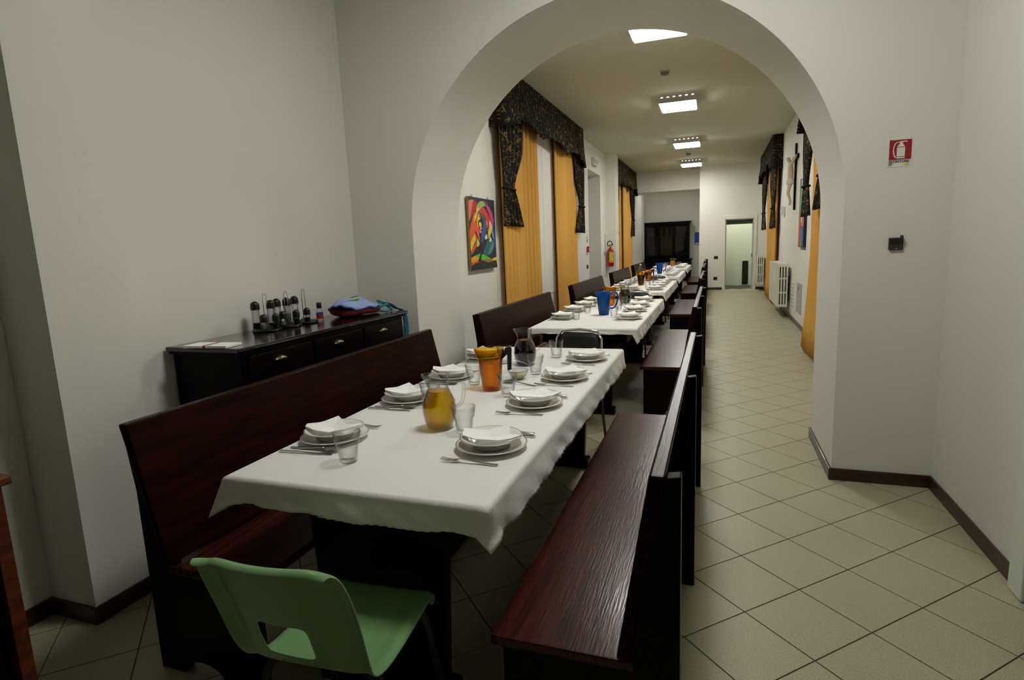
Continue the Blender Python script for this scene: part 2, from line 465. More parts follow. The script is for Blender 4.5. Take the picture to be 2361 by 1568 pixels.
struct('trim_1', MB().box(XL, -.475, 18.23, 19.2, 2.92, CEIL), M_WALL)      # beam over the recess
# doors
d = bpy.data.objects.new('door_1', None); COL.objects.link(d); d.location = (-2.78, 12.6, 0); d['kind'] = 'structure'
MB().box(-.03, 0, DY0-12.6, DY1-12.6, 0, DZ).build('door_leaf', M_GREY, d)
MB().box(0, .02, DY0-12.6, DY0-12.6+.07, 0, DZ).box(0, .02, DY1-12.6-.07, DY1-12.6, 0, DZ).box(0, .02, DY0-12.6+.07, DY1-12.6-.07, DZ-.07, DZ).build('door_frame', M_GREY, d)
d = bpy.data.objects.new('door_2', None); COL.objects.link(d); d.location = (.6, YF, 0); d['kind'] = 'structure'
MB().box(-.44, -.37, -.03, 0, 0, 2.08).box(.37, .45, -.03, 0, 0, 2.08).box(-.37, .37, -.03, 0, 1.98, 2.08).build('door_casing', M_DOORW, d, bevel=.006)
MB().box(-.37, -.345, 0, .3, 0, 1.98).box(.345, .37, 0, .3, 0, 1.98).box(-.345, .345, 0, .3, 1.955, 1.98).build('door_jamb', M_GREY, d)
MB().box(-.345, .345, .18, .24, 1.84, 1.955).build('door_header', basic('dark_grey_paint', srgb(92, 92, 84), .6, noise=.1), d)
MB().box(.325, .345, .06, .1, .9, 1.0).build('strike_plate', M_BLACKM, d)
# corridor behind it
m = MB(); m.box(-.175, 1.25, 19.3, 19.5, -.1, CEIL); m.box(-.175, -.1, YF+.3, 19.3, -.1, CEIL)
struct('wall_corridor', m, M_DOORW)
o = MB().box(-.085, .085, -.03, 0, -.36, .36).build('leaning_panel', M_BLACKP); o.location = (.84, 19.3, .39)
tag(o, 'tall black panel leaning on the pale wall seen through the far doorway', 'panel')
# right-hand door casing at the picture edge
d = bpy.data.objects.new('door_3', None); COL.objects.link(d); d.location = (1.165, 2.2, 0); d['kind'] = 'structure'
MB().box(-.035, 0, .36, .475, 0, 2.15).box(-.035, 0, -.475, -.36, 0, 2.15).box(-.035, 0, -.36, .36, 2.05, 2.15).build('door_casing', M_DOORW, d, bevel=.008)
MB().box(-.015, 0, -.36, .36, .01, 2.05).build('door_leaf', M_BASE, d)
# baseboards
BH = .072
def board(name, segs):
    m = MB()
    for x0, x1, y0, y1 in segs: m.box(x0, x1, y0, y1, 0, BH)
    return struct(name, m, M_BASE, bevel=.003)
t_ = .014
board('baseboard_left', [(-2.61, -2.61+t_, -6.4, 1.432-t_), (-2.61, -2.346+t_, 1.432-t_, 1.432), (-2.346, -2.346+t_, 1.432, 1.757), (-2.53, -2.346, 1.757, 1.757+t_), (-2.53, -2.53+t_, 1.757+t_, YA-t_), (-2.53, acx-acr, YA-t_, YA)])
board('baseboard_right', [(1.165-t_, 1.165, 2.68, YA-t_), (acx+acr-t_, 1.165, YA-t_, YA), (acx+acr-t_, acx+acr, YA, YB)])
board('baseboard_arch', [(acx-acr, acx-acr+t_, YA, YB)])
board('baseboard_far_left', [(XL, XL+t_, YB, DY0), (XL, XL+t_, DY1, 13.99), (XL, -2.27+t_, 13.99-t_, 13.99), (-2.27, -2.27+t_, 13.99, 14.42), (XL, XL+t_, 14.42, REC)])
board('baseboard_far_right', [(XR-t_, XR, YB, YF-t_)])
board('baseboard_far', [(-.475, .16, YF-t_, YF), (1.05, XR, YF-t_, YF)])
board('baseboard_recess', [(XL, -.475, REC-t_, REC)])

# ================================================================== CEILING LAMPS
def ceiling_lamp(x, y, label, diff):
    t = thing('ceiling_lamp', label, 'lamp', (x, y, CEIL), 0, 'square ceiling lamps in a row')
    w, d_, h = .26, .31, .10
    m = MB(); m.box(-w, w, -d_, -d_+.012, -h, -.012); m.box(-w, w, d_-.012, d_, -h, -.012); m.box(-w, w, -d_, d_, -.012, 0)
    m.box(-w, -w+.012, -d_+.012, d_-.012, -h, -.012); m.box(w-.012, w, -d_+.012, d_-.012, -h, -.012)
    m.build('housing', M_HOUS, t)
    MB().box(-w+.013, w-.013, -d_+.013, d_-.013, -h-.014, -h+.02).build('diffuser', diff, t, bevel=.006)
    for k in range(6):
        xx = -w+.03+k*(2*w-.06-.035)/5
        MB().box(xx, xx+.035, -d_-.003, -d_-.0005, -.03, -.016).build('vent_slot', M_SLOT, t)
    return t
names = ['square lit ceiling lamp above the nearest table, in front of the arch', 'lit ceiling lamp cut off by the crown of the arch', 'lit ceiling lamp, second one visible beyond the arch', 'lit ceiling lamp, third one visible beyond the arch', 'smallest visible lit ceiling lamp, before the corner of the far wall', 'ceiling lamp of the recess, hidden behind the beam above the dark hutch']
for k, (x, y) in enumerate([(-.32, 2.25), (-.55, 5.88), (-.565, 9.28), (-.615, 13.0), (-.66, 16.4), (-1.5, 20.3)]):
    ceiling_lamp(x, y, names[k], M_DIFFN if k == 0 else M_DIFFR if k == 5 else M_DIFF)
def corridor_lamp():
    t = thing('corridor_lamp', 'round lamp on the ceiling of the corridor behind the far doorway', 'lamp', (.55, 18.6, CEIL))
    MB().lathe([(.16, 0), (.16, -.03)], seg=24, cap0=True).build('base', M_HOUS, t)
    MB().lathe([(.15, -.03), (.14, -.06), (.1, -.085), (.0, -.095)], seg=24).build('globe', emit_mat('corridor_lamp_glow', (.96, 1, .9), 110), t)
corridor_lamp()
for x, y, lab in [(-.63, 7.7, 'round grey smoke detector on the ceiling just beyond the arch'), (-.67, 14.9, 'small smoke detector on the ceiling between the two farthest lamps')]:
    t = thing('smoke_detector', lab, 'smoke detector', (x, y, CEIL), 0, 'smoke detectors')
    MB().lathe([(.06, 0), (.06, -.02)], seg=20, cap0=True, cap1=True).build('base', M_GREY, t)
    MB().lathe([(.05, -.02), (.048, -.045), (.03, -.055), (0, -.055)], seg=20, smooth=False) if False else None
    MB().lathe([(.05, -.02), (.048, -.045), (.03, -.055), (.001, -.056)], seg=20).build('sensor_cap', basic('grey_plastic', srgb(110, 106, 96), .5, noise=.1), t)

# ================================================================== PEWS
def pew(name, label, length, mirror, kink, group):
    """origin: floor under the near end, at the outer face of the back; +x points to the seat front when mirror=1"""
    t = thing(name, label, 'bench', group=group)
    s = mirror
    sw = .50
    for k, y in enumerate((.03, length*.5, length-.03)):
        pr = [(0, 0), (.09, 0)]
        pr += [(.09+.02+.09*(1-math.cos(a))*1.0, .055*math.sin(a)) for a in [PI*i/10 for i in range(0, 11)]]
        pr += [(.46, 0), (.46, .385), (.125, .385), (.06 if not kink else .03, .895), (0 if not kink else -.03, .905)]
        if kink: pr += [(0, .67)]
        # make sure that the profile is simple
        pr2 = []
        for p in pr:
            q = (p[0]*s, p[1])
            if not pr2 or (abs(q[0]-pr2[-1][0])+abs(q[1]-pr2[-1][1])) > 1e-4: pr2.append(q)
        if s < 0: pr2 = pr2[::-1]
        MB().prism(pr2[::-1], 'y', y-.02, y+.02).build('side_panel', M_BLACKW, t, bevel=.004)
    MB().box(min(.11*s, .49*s), max(.11*s, .49*s), 0, length, .385, .415).build('seat', M_SEAT, t, bevel=.006)
    # leaning back plank
    kx = -.03 if kink else 0
    p = [(.125*s, .43), (.150*s, .43), ((.07+kx)*s, .915), ((.032+kx)*s, .915)]
    if s < 0: p = p[::-1]
    m = MB(); m.prism(p[::-1], 'y', -.02, length+.02); m.build('backrest', M_WOOD, t, bevel=.006)
    MB().box(min(.2*s, .23*s), max(.2*s, .23*s), .05, length-.05, .2, .3).build('stretcher', M_BLACKW, t)
    return t
ordw = ['nearest', 'second', 'third', 'fourth', 'farthest']
LEFT = [(1.31, -1.86), (4.32, -1.86), (7.55, -1.85), (10.7, -1.85), (13.9, -1.885)]
RIGHT = [(1.29, -.068), (4.8, -.105), (8.42, -.155), (11.9, -.195), (15.1, -.225)]
lp = pew('pew_bench', 'nearest dark wooden bench along the wall, in front of the sideboard', 2.14, 1, True, 'high-backed dark benches')
rp = pew('pew_bench', 'nearest dark wooden bench along the aisle, its glossy reddish seat in front', 2.14, -1, False, 'high-backed dark benches')
lp.location = (LEFT[0][1], LEFT[0][0], 0); rp.location = (RIGHT[0][1], RIGHT[0][0], 0)
for k in range(1, 5):
    dup(lp, (LEFT[k][1], LEFT[k][0], 0), 0, 'dark high-backed bench on the wall side of the %s table' % ordw[k])
    dup(rp, (RIGHT[k][1], RIGHT[k][0], 0), 0, 'dark high-backed bench on the aisle side of the %s table' % ordw[k])

# ================================================================== TABLES AND CLOTHS
TZ = .76
def table(label, cx, y0, y1):
    t = thing('dining_table', label, 'table', (cx, y0, 0), 0, 'long dark dining tables')
    L = y1-y0
    MB().box(-.43, .43, .03, L-.03, .70, .745).build('tabletop', M_BLACKW, t, bevel=.006)
    MB().box(-.36, .36, .1, L-.1, .62, .70).build('apron', M_BLACKW, t)
    for yy in (.12, L-.18):
        MB().prism([(-.22, .06), (.22, .06), (.25, .62), (-.25, .62)], 'y', yy, yy+.05).build('trestle_leg', M_BLACKW, t, bevel=.006)
        MB().box(-.25, .25, yy-.02, yy+.07, 0, .06).build('foot', M_BLACKW, t, bevel=.006)
    MB().box(-.03, .03, .17, L-.18, .22, .32).build('stretcher', M_BLACKW, t)
    return t
def cloth(label, cx, y0, y1, hn, hs, hf, seed, tip=1.55, flare0=.006):
    rnd = random.Random(seed); x0, x1 = cx-.44, cx+.437
    ph = [rnd.uniform(0, 6.28) for _ in range(8)]
    # outline of the table top (counter-clockwise), with hang and outward direction
    pts = []
    def seg(a, b, n, hang, out, skip_ends=True):
        for i in range(1, n):
            f = i/n; pts.append((a[0]+(b[0]-a[0])*f, a[1]+(b[1]-a[1])*f, hang, out, 0))
    cs = [(x0, y0), (x1, y0), (x1, y1), (x0, y1)]
    sides = [((0,-1), hn, 60), ((1,0), hs, 120), ((0,1), hf, 40), ((-1,0), hs, 90)]
    for k in range(4):
        a, b = cs[k], cs[(k+1) % 4]
        pv = sides[k-1]
        o = (sides[k][0][0]+pv[0][0], sides[k][0][1]+pv[0][1])
        hc = max(sides[k][1], pv[1])
        pts.append((a[0], a[1], hc, o, 1))
        seg(a, b, sides[k][2], sides[k][1], sides[k][0])
    n = len(pts); mb = MB()
    rows = 14; vs = []
    per = 0
    R = .018
    for j in range(rows+1):
        f = j/rows
        for i, (x, y, h, o, c) in enumerate(pts):
            s = i/n*2*PI
            wav = .6*math.sin(7*s+ph[0])+.4*math.sin(17*s+ph[1])+.12*math.sin(41*s+ph[2])
            if c: hh = h*tip
            else:
                dc = min(math.hypot(x-q[0], y-q[1]) for q in cs)
                hh = h*(1+.45*max(0, 1-dc/.10)*(tip-1)) + .006*wav*(1 if h > .05 else .2)
            if f < .34:      # rounded shoulder
                a = f/.34*PI/2
                dx = R*math.sin(a); dz = -R*(1-math.cos(a))
            else:
                g = (f-.34)/.66
                dx = R+(.018*g if not c else (flare0 if i == 0 else .006)*g)+.010*wav*g*math.sin(g*3); dz = -R-(hh-R)*g
                if not c:
                    dc = min(math.hypot(x-q[0], y-q[1]) for q in cs)
                    dx -= .014*g*math.exp(-((dc-.10)/.05)**2)
                    dx += (.0045*math.sin(97*s+ph[4]+5*g)*math.sin(61*s+ph[5]+11*g)+.001*math.sin(131*s+ph[6]-9*g))*g
            ox, oy = (o[0], o[1])
            vs.append((x+ox*dx, y+oy*dx, TZ+dz))
    fs = []
    for j in range(rows):
        for i in range(n):
            k = (i+1) % n
            fs.append((j*n+i, (j+1)*n+i, (j+1)*n+k, j*n+k))
    fs.append(tuple(range(n)))
    mb.add(vs, fs)
    me = mb.mesh('tablecloth', M_CLOTH, True)
    bm = bmesh.new(); bm.from_mesh(me)
    bmesh.ops.recalc_face_normals(bm, faces=bm.faces)
    big = [f for f in bm.faces if len(f.verts) > 4]
    bm.to_mesh(me); bm.free()
    o = obj('tablecloth', me)
    o.location = (0, 0, .0)
    md = o.modifiers.new('thick', 'SOLIDIFY'); md.thickness = .0015; md.offset = -1
    return tag(o, label, 'tablecloth', 'white tablecloths')
TAB = [(-1.015, 1.34, 3.70), (-1.045, 4.62, 7.1), (-1.10, 8.06, 10.5), (-1.12, 11.4, 13.8), (-1.13, 14.9, 17.2)]
tdesc = ['nearest', 'second', 'third', 'fourth', 'farthest']
for k, (cx, y0, y1) in enumerate(TAB):
    table('%s long dark dining table under a white cloth' % tdesc[k], cx, y0, y1)
    cloth('white cloth covering the %s table' % tdesc[k] + (', pointed corner hanging towards the bench' if k == 0 else ''), cx, y0, y1, .082 if k == 0 else .045, .112, .09, 11+k, 1.15 if k == 0 else 1.1, .035 if k == 0 else .006)

# ================================================================== TABLEWARE PROTOTYPES (meshes shared by all copies)
def lathe_mesh(name, prof, mats, seg=40, mids=None, rfun=None):
    mb = MB()
    mb.lathe(prof, seg=seg, rfun=rfun)
    if mids:
        for i in range(len(prof)-1):
            for k in range(seg): mb.m[i*seg+k] = mids.get(i, 0)
    me = mb.mesh(name, mats, True)
    return me
plate_prof = [(.001, .004), (.070, .004), (.074, .0), (.080, .0), (.084, .005), (.122, .018), (.125, .0205), (.122, .0225), (.119, .0222), (.117, .0220), (.086, .010), (.076, .008), (.001, .008)]
soup_prof = [(.001, .004), (.050, .004), (.054, 0), (.060, 0), (.064, .004), (.082, .026), (.105, .033), (.109, .0355), (.107, .0375), (.104, .0372), (.102, .037), (.084, .030), (.066, .010), (.050, .008), (.001, .008)]
ME_PLATE = lathe_mesh('dinner_plate', plate_prof, [M_PORC, M_RIM], 44, {7: 1})
ME_SOUP = lathe_mesh('soup_plate', soup_prof, [M_PORC, M_RIM], 44, {8: 1})
gp = [(.001, 0), (.026, 0), (.029, .003), (.034, .050), (.0365, .060), (.0405, .066), (.0455, .1045), (.0448, .105), (.044, .1045), (.0390, .067), (.0345, .060), (.031, .050), (.027, .014), (.001, .011)]
ME_GLASS = lathe_mesh('tumbler', gp, [M_GLASS], 36, None, lambda a, i, z: 1+(.035*abs(math.cos(4.5*a))-.02 if 2 <= i <= 4 else 0))
def napkin_mesh(seed):
    rnd = random.Random(seed)
    P = [(-.112, .022), (-.080, -.052), (-.02, -.066), (.05, -.060), (.092, -.040), (.112, .004), (.066, .022), (.034, .082), (-.03, .030)]
    P = [(x+rnd.uniform(-.006, .006), y+rnd.uniform(-.006, .006)) for x, y in P]
    mb = MB(); n = len(P); rings = 5; vs = []
    def zz(x, y):
        r = math.hypot(x, y); return .034+.012*min(1, r/.1)+.003*math.sin(40*x+seed)+.010*max(0, y)/.08
    for j in range(1, rings+1):
        f = j/rings
        for x, y in P: vs.append((x*f, y*f, zz(x*f, y*f)))
    vs.append((0, 0, zz(0, 0)))
    fs = []
    for j in range(rings-1):
        for i in range(n): fs.append((j*n+i, (j+1)*n+i, (j+1)*n+(i+1) % n, j*n+(i+1) % n))
    for i in range(n): fs.append((n*rings, i, (i+1) % n))
    mb.add(vs, fs)
    b = len(mb.v)     # underside, so that the folded paper has thickness
    mb.add([(x, y, z-.004) for x, y, z in vs], [f[::-1] for f in fs])
    o0 = (rings-1)*n
    for i in range(n): mb.f.append((o0+i, b+o0+i, b+o0+(i+1) % n, o0+(i+1) % n)); mb.m.append(0)
    me = mb.mesh('paper_napkin', M_NAP)
    return me
ME_NAP = [napkin_mesh(s) for s in range(6)]
def strip(mb, pts, mi=0):
    """pts: list of (y, halfwidth, z, thickness)"""
    vs = []
    for y, w, z, t in pts: vs += [(-w, y, z), (w, y, z), (w, y, z+t), (-w, y, z+t)]
    fs = [(0, 1, 2, 3)]
    for i in range(len(pts)-1):
        a = 4*i
        for k in range(4): fs.append((a+k, a+4+k, a+4+(k+1) % 4, a+(k+1) % 4))
    e = 4*(len(pts)-1); fs.append((e+3, e+2, e+1, e))
    mb.add(vs, fs, mi)
def fork_mesh():
    mb = MB()
    strip(mb, [(-.10, .005, .002, .002), (-.095, .008, .001, .002), (-.05, .006, .003, .0025), (.0, .0035, .008, .003), (.03, .0035, .010, .003), (.040, .010, .007, .002), (.055, .0125, .004, .002)])
    for x in (-.0105, -.0035, .0035, .0105):
        vs = []
        b = MB(); strip(b, [(.055, .0018, .004, .002), (.075, .0018, .004, .002), (.10, .001, .009, .0015)])
        mb.add([(v[0]+x, v[1], v[2]) for v in b.v], b.f)
    return mb.mesh('fork', M_STEEL)
def knife_mesh():
    mb = MB()
    strip(mb, [(-.105, .006, .001, .003), (-.10, .0085, .001, .004), (-.02, .007, .001, .004), (.0, .0075, .001, .0015), (.06, .0085, .001, .0012), (.095, .006, .001, .001), (.105, .0015, .001, .001)])
    return mb.mesh('knife', M_STEEL)
def spoon_mesh():
    mb = MB()
    strip(mb, [(-.10, .005, .002, .002), (-.095, .008, .001, .002), (-.05, .006, .003, .0025), (.02, .0035, .010, .003), (.045, .004, .011, .003)])
    def fn(u, v):
        a = u*2*PI; r = v
        y = .072+.032*r*math.cos(a); x = .0205*r*math.sin(a)*(1-.15*math.cos(a))
        return (x, y, .002+.009*r*r)
    mb.grid(fn, 18, 5)
    return mb.mesh('spoon', M_STEEL, True)
ME_FORK, ME_KNIFE, ME_SPOON = fork_mesh(), knife_mesh(), spoon_mesh()

def place(k, side, idx, px, py, gx, gy, jit):
    """one cover: plate, soup plate, napkin, cutlery, tumbler"""
    where = '%s place, %s side, %s table' % (['nearest', 'second', 'third', 'farthest'][idx], 'aisle' if side > 0 else 'wall', tdesc[k])
    z = TZ+.0005
    rz = jit.uniform(-.12, .12)
    o = obj('dinner_plate', ME_PLATE, None, (px, py, z)); tag(o, 'wide flat white plate, %s' % where, 'plate', 'dinner plates'); 
    o = obj('soup_plate', ME_SOUP, None, (px+jit.uniform(-.006, .006), py+jit.uniform(-.006, .006), z+.0095)); tag(o, 'white soup plate on the flat plate, %s' % where, 'plate', 'soup plates'); sx, sy = o.location.x, o.location.y
    o = obj('paper_napkin', ME_NAP[jit.randrange(6)], None, (sx, sy, z+.0095)); o.rotation_euler = (0, 0, rz*1.5+(.0 if side > 0 else .05)); 
    if side < 0: o.scale = (-1, 1, 1)
    tag(o, 'white paper napkin lying on the soup plate, %s' % where, 'napkin', 'paper napkins')
    # seated person faces the table middle: fork on their left
    a = PI/2 if side > 0 else -PI/2          # tines towards the middle of the table
    fy = py-.150 if side > 0 else py+.150
    ky = py+.150 if side > 0 else py-.145
    o = obj('fork', ME_FORK, None, (px-.01*side-.01, fy, z)); o.rotation_euler = (0, 0, a+jit.uniform(-.08, .08)-.10*0); tag(o, 'steel fork beside the plate, %s' % where, 'fork', 'forks')
    o = obj('knife', ME_KNIFE, None, (px+.01*side, ky-.012, z)); o.rotation_euler = (0, 0, a+jit.uniform(-.1, .1)); tag(o, 'steel knife beside the plate, %s' % where, 'knife', 'knives')
    o = obj('spoon', ME_SPOON, None, (px+.0*side, ky+.022, z)); o.rotation_euler = (0, 0, a+jit.uniform(-.1, .1)); tag(o, 'steel spoon beside the knife, %s' % where, 'spoon', 'spoons')
    o = obj('tumbler', ME_GLASS, None, (gx, gy, z)); o.rotation_euler = (0, 0, jit.uniform(0, 1)); tag(o, 'clear glass tumbler, %s' % where, 'glass', 'glass tumblers')
T1R = [(-.72, 1.76, -.88, 1.89), (-.735, 2.31, -.90, 2.43), (-.725, 2.81, -.91, 2.90), (-.72, 3.32, -.92, 3.37)]
T1L = [(-1.33, 1.72, -1.14, 1.53), (-1.33, 2.27, -1.18, 2.20), (-1.335, 2.74, -1.15, 2.62), (-1.365, 3.29, -1.18, 3.15)]
T2R = [(-.74, 5.22, -.89, 5.32), (-.76, 5.80, -.94, 5.92), (-.77, 6.24, -.95, 6.33), (-.79, 6.81, -.98, 6.77)]
T2L = [(-1.35, 5.24, -1.21, 5.16), (-1.38, 5.82, -1.21, 5.66), (-1.37, 6.29, -1.2, 6.14), (-1.38, 6.77, -1.2, 6.7)]
jit = random.Random(3)
for i in range(4):
    place(0, 1, i, *T1R[i], jit); place(0, -1, i, *T1L[i], jit)
    place(1, 1, i, *T2R[i], jit); place(1, -1, i, *T2L[i], jit)
for k in (2, 3, 4):
    cx, y0, y1 = TAB[k]
    for i in range(4):
        y = y0+.42+i*.52+jit.uniform(-.03, .03)
        place(k, 1, i, cx+.275, y, cx+.155, y+.14, jit)
        place(k, -1, i, cx-.295, y-.02, cx-.165, y-.15, jit)

# ---- jugs, pitchers, bottle
def glass_jug(loc, rz, label, liquid, level, s=1.0):
    t = thing('glass_jug', label, 'jug', loc, rz)
    prof = [(.001, .0), (.046, .0), (.050, .004), (.060, .035), (.066, .075), (.062, .110), (.048, .140), (.040, .160), (.041, .185), (.046, .212)]
    def rf(a, i, z):
        if z < .17: return 1
        d = abs((a-PI+PI) % (2*PI)-PI)           # 0 at a = pi
        d = abs(((a-PI)+PI) % (2*PI)-PI)
        return 1+.42*math.exp(-(d/.35)**2)*(z-.165)/.047
    outer = [(r*s, z*s) for r, z in prof]
    inner = [((r-.0035)*s, max(z, .008)*s) for r, z in prof[::-1] if r > .01]
    p2 = outer+[(outer[-1][0]-.0015*s, outer[-1][1]+.002*s)]+inner+[(.001, .008*s)]
    MB().lathe(p2, seg=36, rfun=lambda a, i, z: rf(a, i, z/s)).build('body', M_GLASS, t, smooth=True)
    li = [(.001, .009)]+[(r-.0042, z) for r, z in [(.048, .0095), (.060, .035), (.066, .075), (.062, .110), (.048, .140), (.040, .160)] if z <= level]
    # close at the level
    import bisect
    zs = [z for r, z in prof]; i = bisect.bisect(zs, level)-1; i = min(i, len(prof)-2)
    f = (level-zs[i])/max(1e-6, zs[i+1]-zs[i]); rl = prof[i][0]+f*(prof[i+1][0]-prof[i][0])-.0042
    li += [(rl, level), (.001, level)]
    MB().lathe([(r*s, z*s) for r, z in li], seg=32).build('drink', liquid, t, auto=.9)
    path = [(.044, 0, .182), (.062, 0, .190), (.086, 0, .186), (.098, 0, .168), (.098, 0, .135), (.090, 0, .105), (.078, 0, .088), (.066, 0, .082)]
    MB().tube([(x*s, y*s, z*s) for x, y, z in path], [.007*s]*7+[.006*s], 10).build('handle', M_GLASS, t, smooth=True)
    return t
def pitcher(loc, rz, label, body, handlem, drink, level, black=True, s=1.0):
    t = thing('pitcher', label, 'pitcher', loc, rz)
    Hh = .205*s
    def rad(z): return (.048+.026*(z/.205))
    def rf(a, i, z):
        d = abs(((a-PI)+PI) % (2*PI)-PI)
        k = max(0, (z/s-.15)/.055)
        return (1+.22*math.exp(-(d/.4)**2)*k)
    pro = [(.001, 0), (.042, 0), (.045, .004), (.050, .05), (.055, .10), (.060, .15), (.067, .205)]
    p2 = [(r*s, z*s) for r, z in pro]+[(.066*s, .206*s)]+[((r-.003)*s, max(z, .007)*s) for r, z in pro[::-1] if r > .01]+[(.001, .007*s)]
    MB().lathe(p2, seg=32, rfun=rf).build('body', body, t, smooth=True)
    rl = (.045+.019*(level/.205)-.004)
    MB().lathe([(.001, .008*s), (.040*s, .008*s), (.042*s, .02*s), (rl*s, level*s), (.001, level*s)], seg=28).build('drink', drink, t, auto=.9)
    if black:
        m = MB(); m.prism([(.056*s, .165*s), (.072*s, .205*s), (.096*s, .212*s), (.104*s, .2*s), (.100*s, .10*s), (.080*s, .096*s), (.082*s, .175*s), (.060*s, .185*s)][::-1], 'y', -.012*s, .012*s)
        m.build('handle', handlem, t, bevel=.004)
    else:
        path = [(.066, 0, .185), (.09, 0, .205), (.115, 0, .195), (.124, 0, .16), (.118, 0, .11), (.10, 0, .07), (.075, 0, .055), (.056, 0, .06)]
        MB().tube([(x*s, y*s, z*s) for x, y, z in path], .0085*s, 8).build('handle', handlem, t, smooth=True)
    return t
Z0 = TZ+.0005
glass_jug((-1.0, 1.93, Z0), .35, 'clear glass jug of orange drink near the front of the nearest table', M_ORANGE, .150)
pitcher((-1.02, 2.53, Z0), .3, 'transparent amber pitcher with black handle on the nearest table', M_AMBER, M_BLACKP, M_AMBERL, .135)
glass_jug((-1.04, 3.12, Z0), .25, 'clear glass jug of dark wine on the nearest table', M_WINE, .150)
pitcher((-1.02, 5.52, Z0), .25, 'blue pitcher with a blue loop handle on the second table', M_BLUEP, M_BLUEP, M_TEAL, .15, False, 1.08)
pitcher((-1.10, 6.36, Z0), .2, 'amber pitcher behind the blue pitcher on the second table', M_AMBER, M_AMBER, M_AMBERL, .13, False)
glass_jug((-.97, 6.56, Z0), .2, 'clear glass jug of dark wine on the second table', M_WINE, .150, 1.08)
pitcher((-1.13, 9.38, Z0), .2, 'amber pitcher of dark drink in front of the bottle on the third table', M_AMBER, M_BLACKP, M_WINE, .165)
pitcher((-1.12, 10.32, Z0), .2, 'amber pitcher of orange drink behind the bottle on the third table', M_AMBER, M_BLACKP, M_AMBERL, .15)
pitcher((-1.14, 12.72, Z0), .2, 'small blue pitcher on the fourth table', M_BLUEP, M_BLUEP, M_TEAL, .15, False, 1.1)
glass_jug((-1.12, 16.3, Z0), .2, 'glass jug of orange drink on the farthest table', M_ORANGE, .150, 1.05)
def bottle(loc):
    t = thing('water_bottle', 'tall clear plastic water bottle on the third table', 'bottle', loc)
    pr = [(.001, 0), (.036, 0), (.04, .006), (.04, .05), (.038, .06), (.04, .07), (.04, .11), (.038, .12), (.04, .13), (.04, .2), (.03, .245), (.015, .28), (.013, .30)]
    MB().lathe(pr+[(r-.002, z) for r, z in pr[::-1] if r > .01], seg=24).build('body', M_GLASS, t, smooth=True)
    MB().lathe([(.015, .295), (.015, .315), (.001, .315)], seg=16, cap0=True).build('cap', M_SIGNW, t)
bottle((-1.22, 10.05, Z0))
def bowl():
    t = thing('glass_bowl', 'small glass bowl of grated cheese beside the amber pitcher', 'bowl', (-.965, 2.77, Z0))
    pr = [(.001, 0), (.022, 0), (.026, .004), (.044, .022), (.055, .048)]
    MB().lathe(pr+[(r-.002, z+.002) for r, z in pr[::-1]], seg=28).build('body', M_GLASS, t, smooth=True)
    MB().lathe([(.001, .007), (.022, .007), (.04, .024), (.044, .030), (.02, .036), (.001, .038)], seg=24).build('cheese', M_CREAM, t, smooth=True)
    s = obj('teaspoon', ME_SPOON, None, (-.93, 2.80, Z0+.068)); s.rotation_euler = (.45, 0, 2.0); s.scale = (.7, .7, .7)
    tag(s, 'small steel spoon standing in the bowl of cheese', 'spoon')
bowl()
s = obj('spoon', ME_SPOON, None, (-.92, 2.66, Z0)); s.rotation_euler = (0, 0, 1.3); tag(s, 'spare spoon lying behind a tumbler near the cheese bowl', 'spoon')
o = obj('dinner_plate', ME_PLATE, None, (-1.16, 8.55, Z0)); tag(o, 'flat white plate in the middle of the near end of the third table', 'plate', 'dinner plates')
o = obj('soup_plate', ME_SOUP, None, (-1.16, 8.55, Z0+.0095)); tag(o, 'white soup plate in the middle of the near end of the third table', 'plate', 'soup plates')
o = obj('paper_napkin', ME_NAP[1], None, (-1.16, 8.55, Z0+.0095)); tag(o, 'white paper napkin in the middle of the near end of the third table', 'napkin', 'paper napkins')

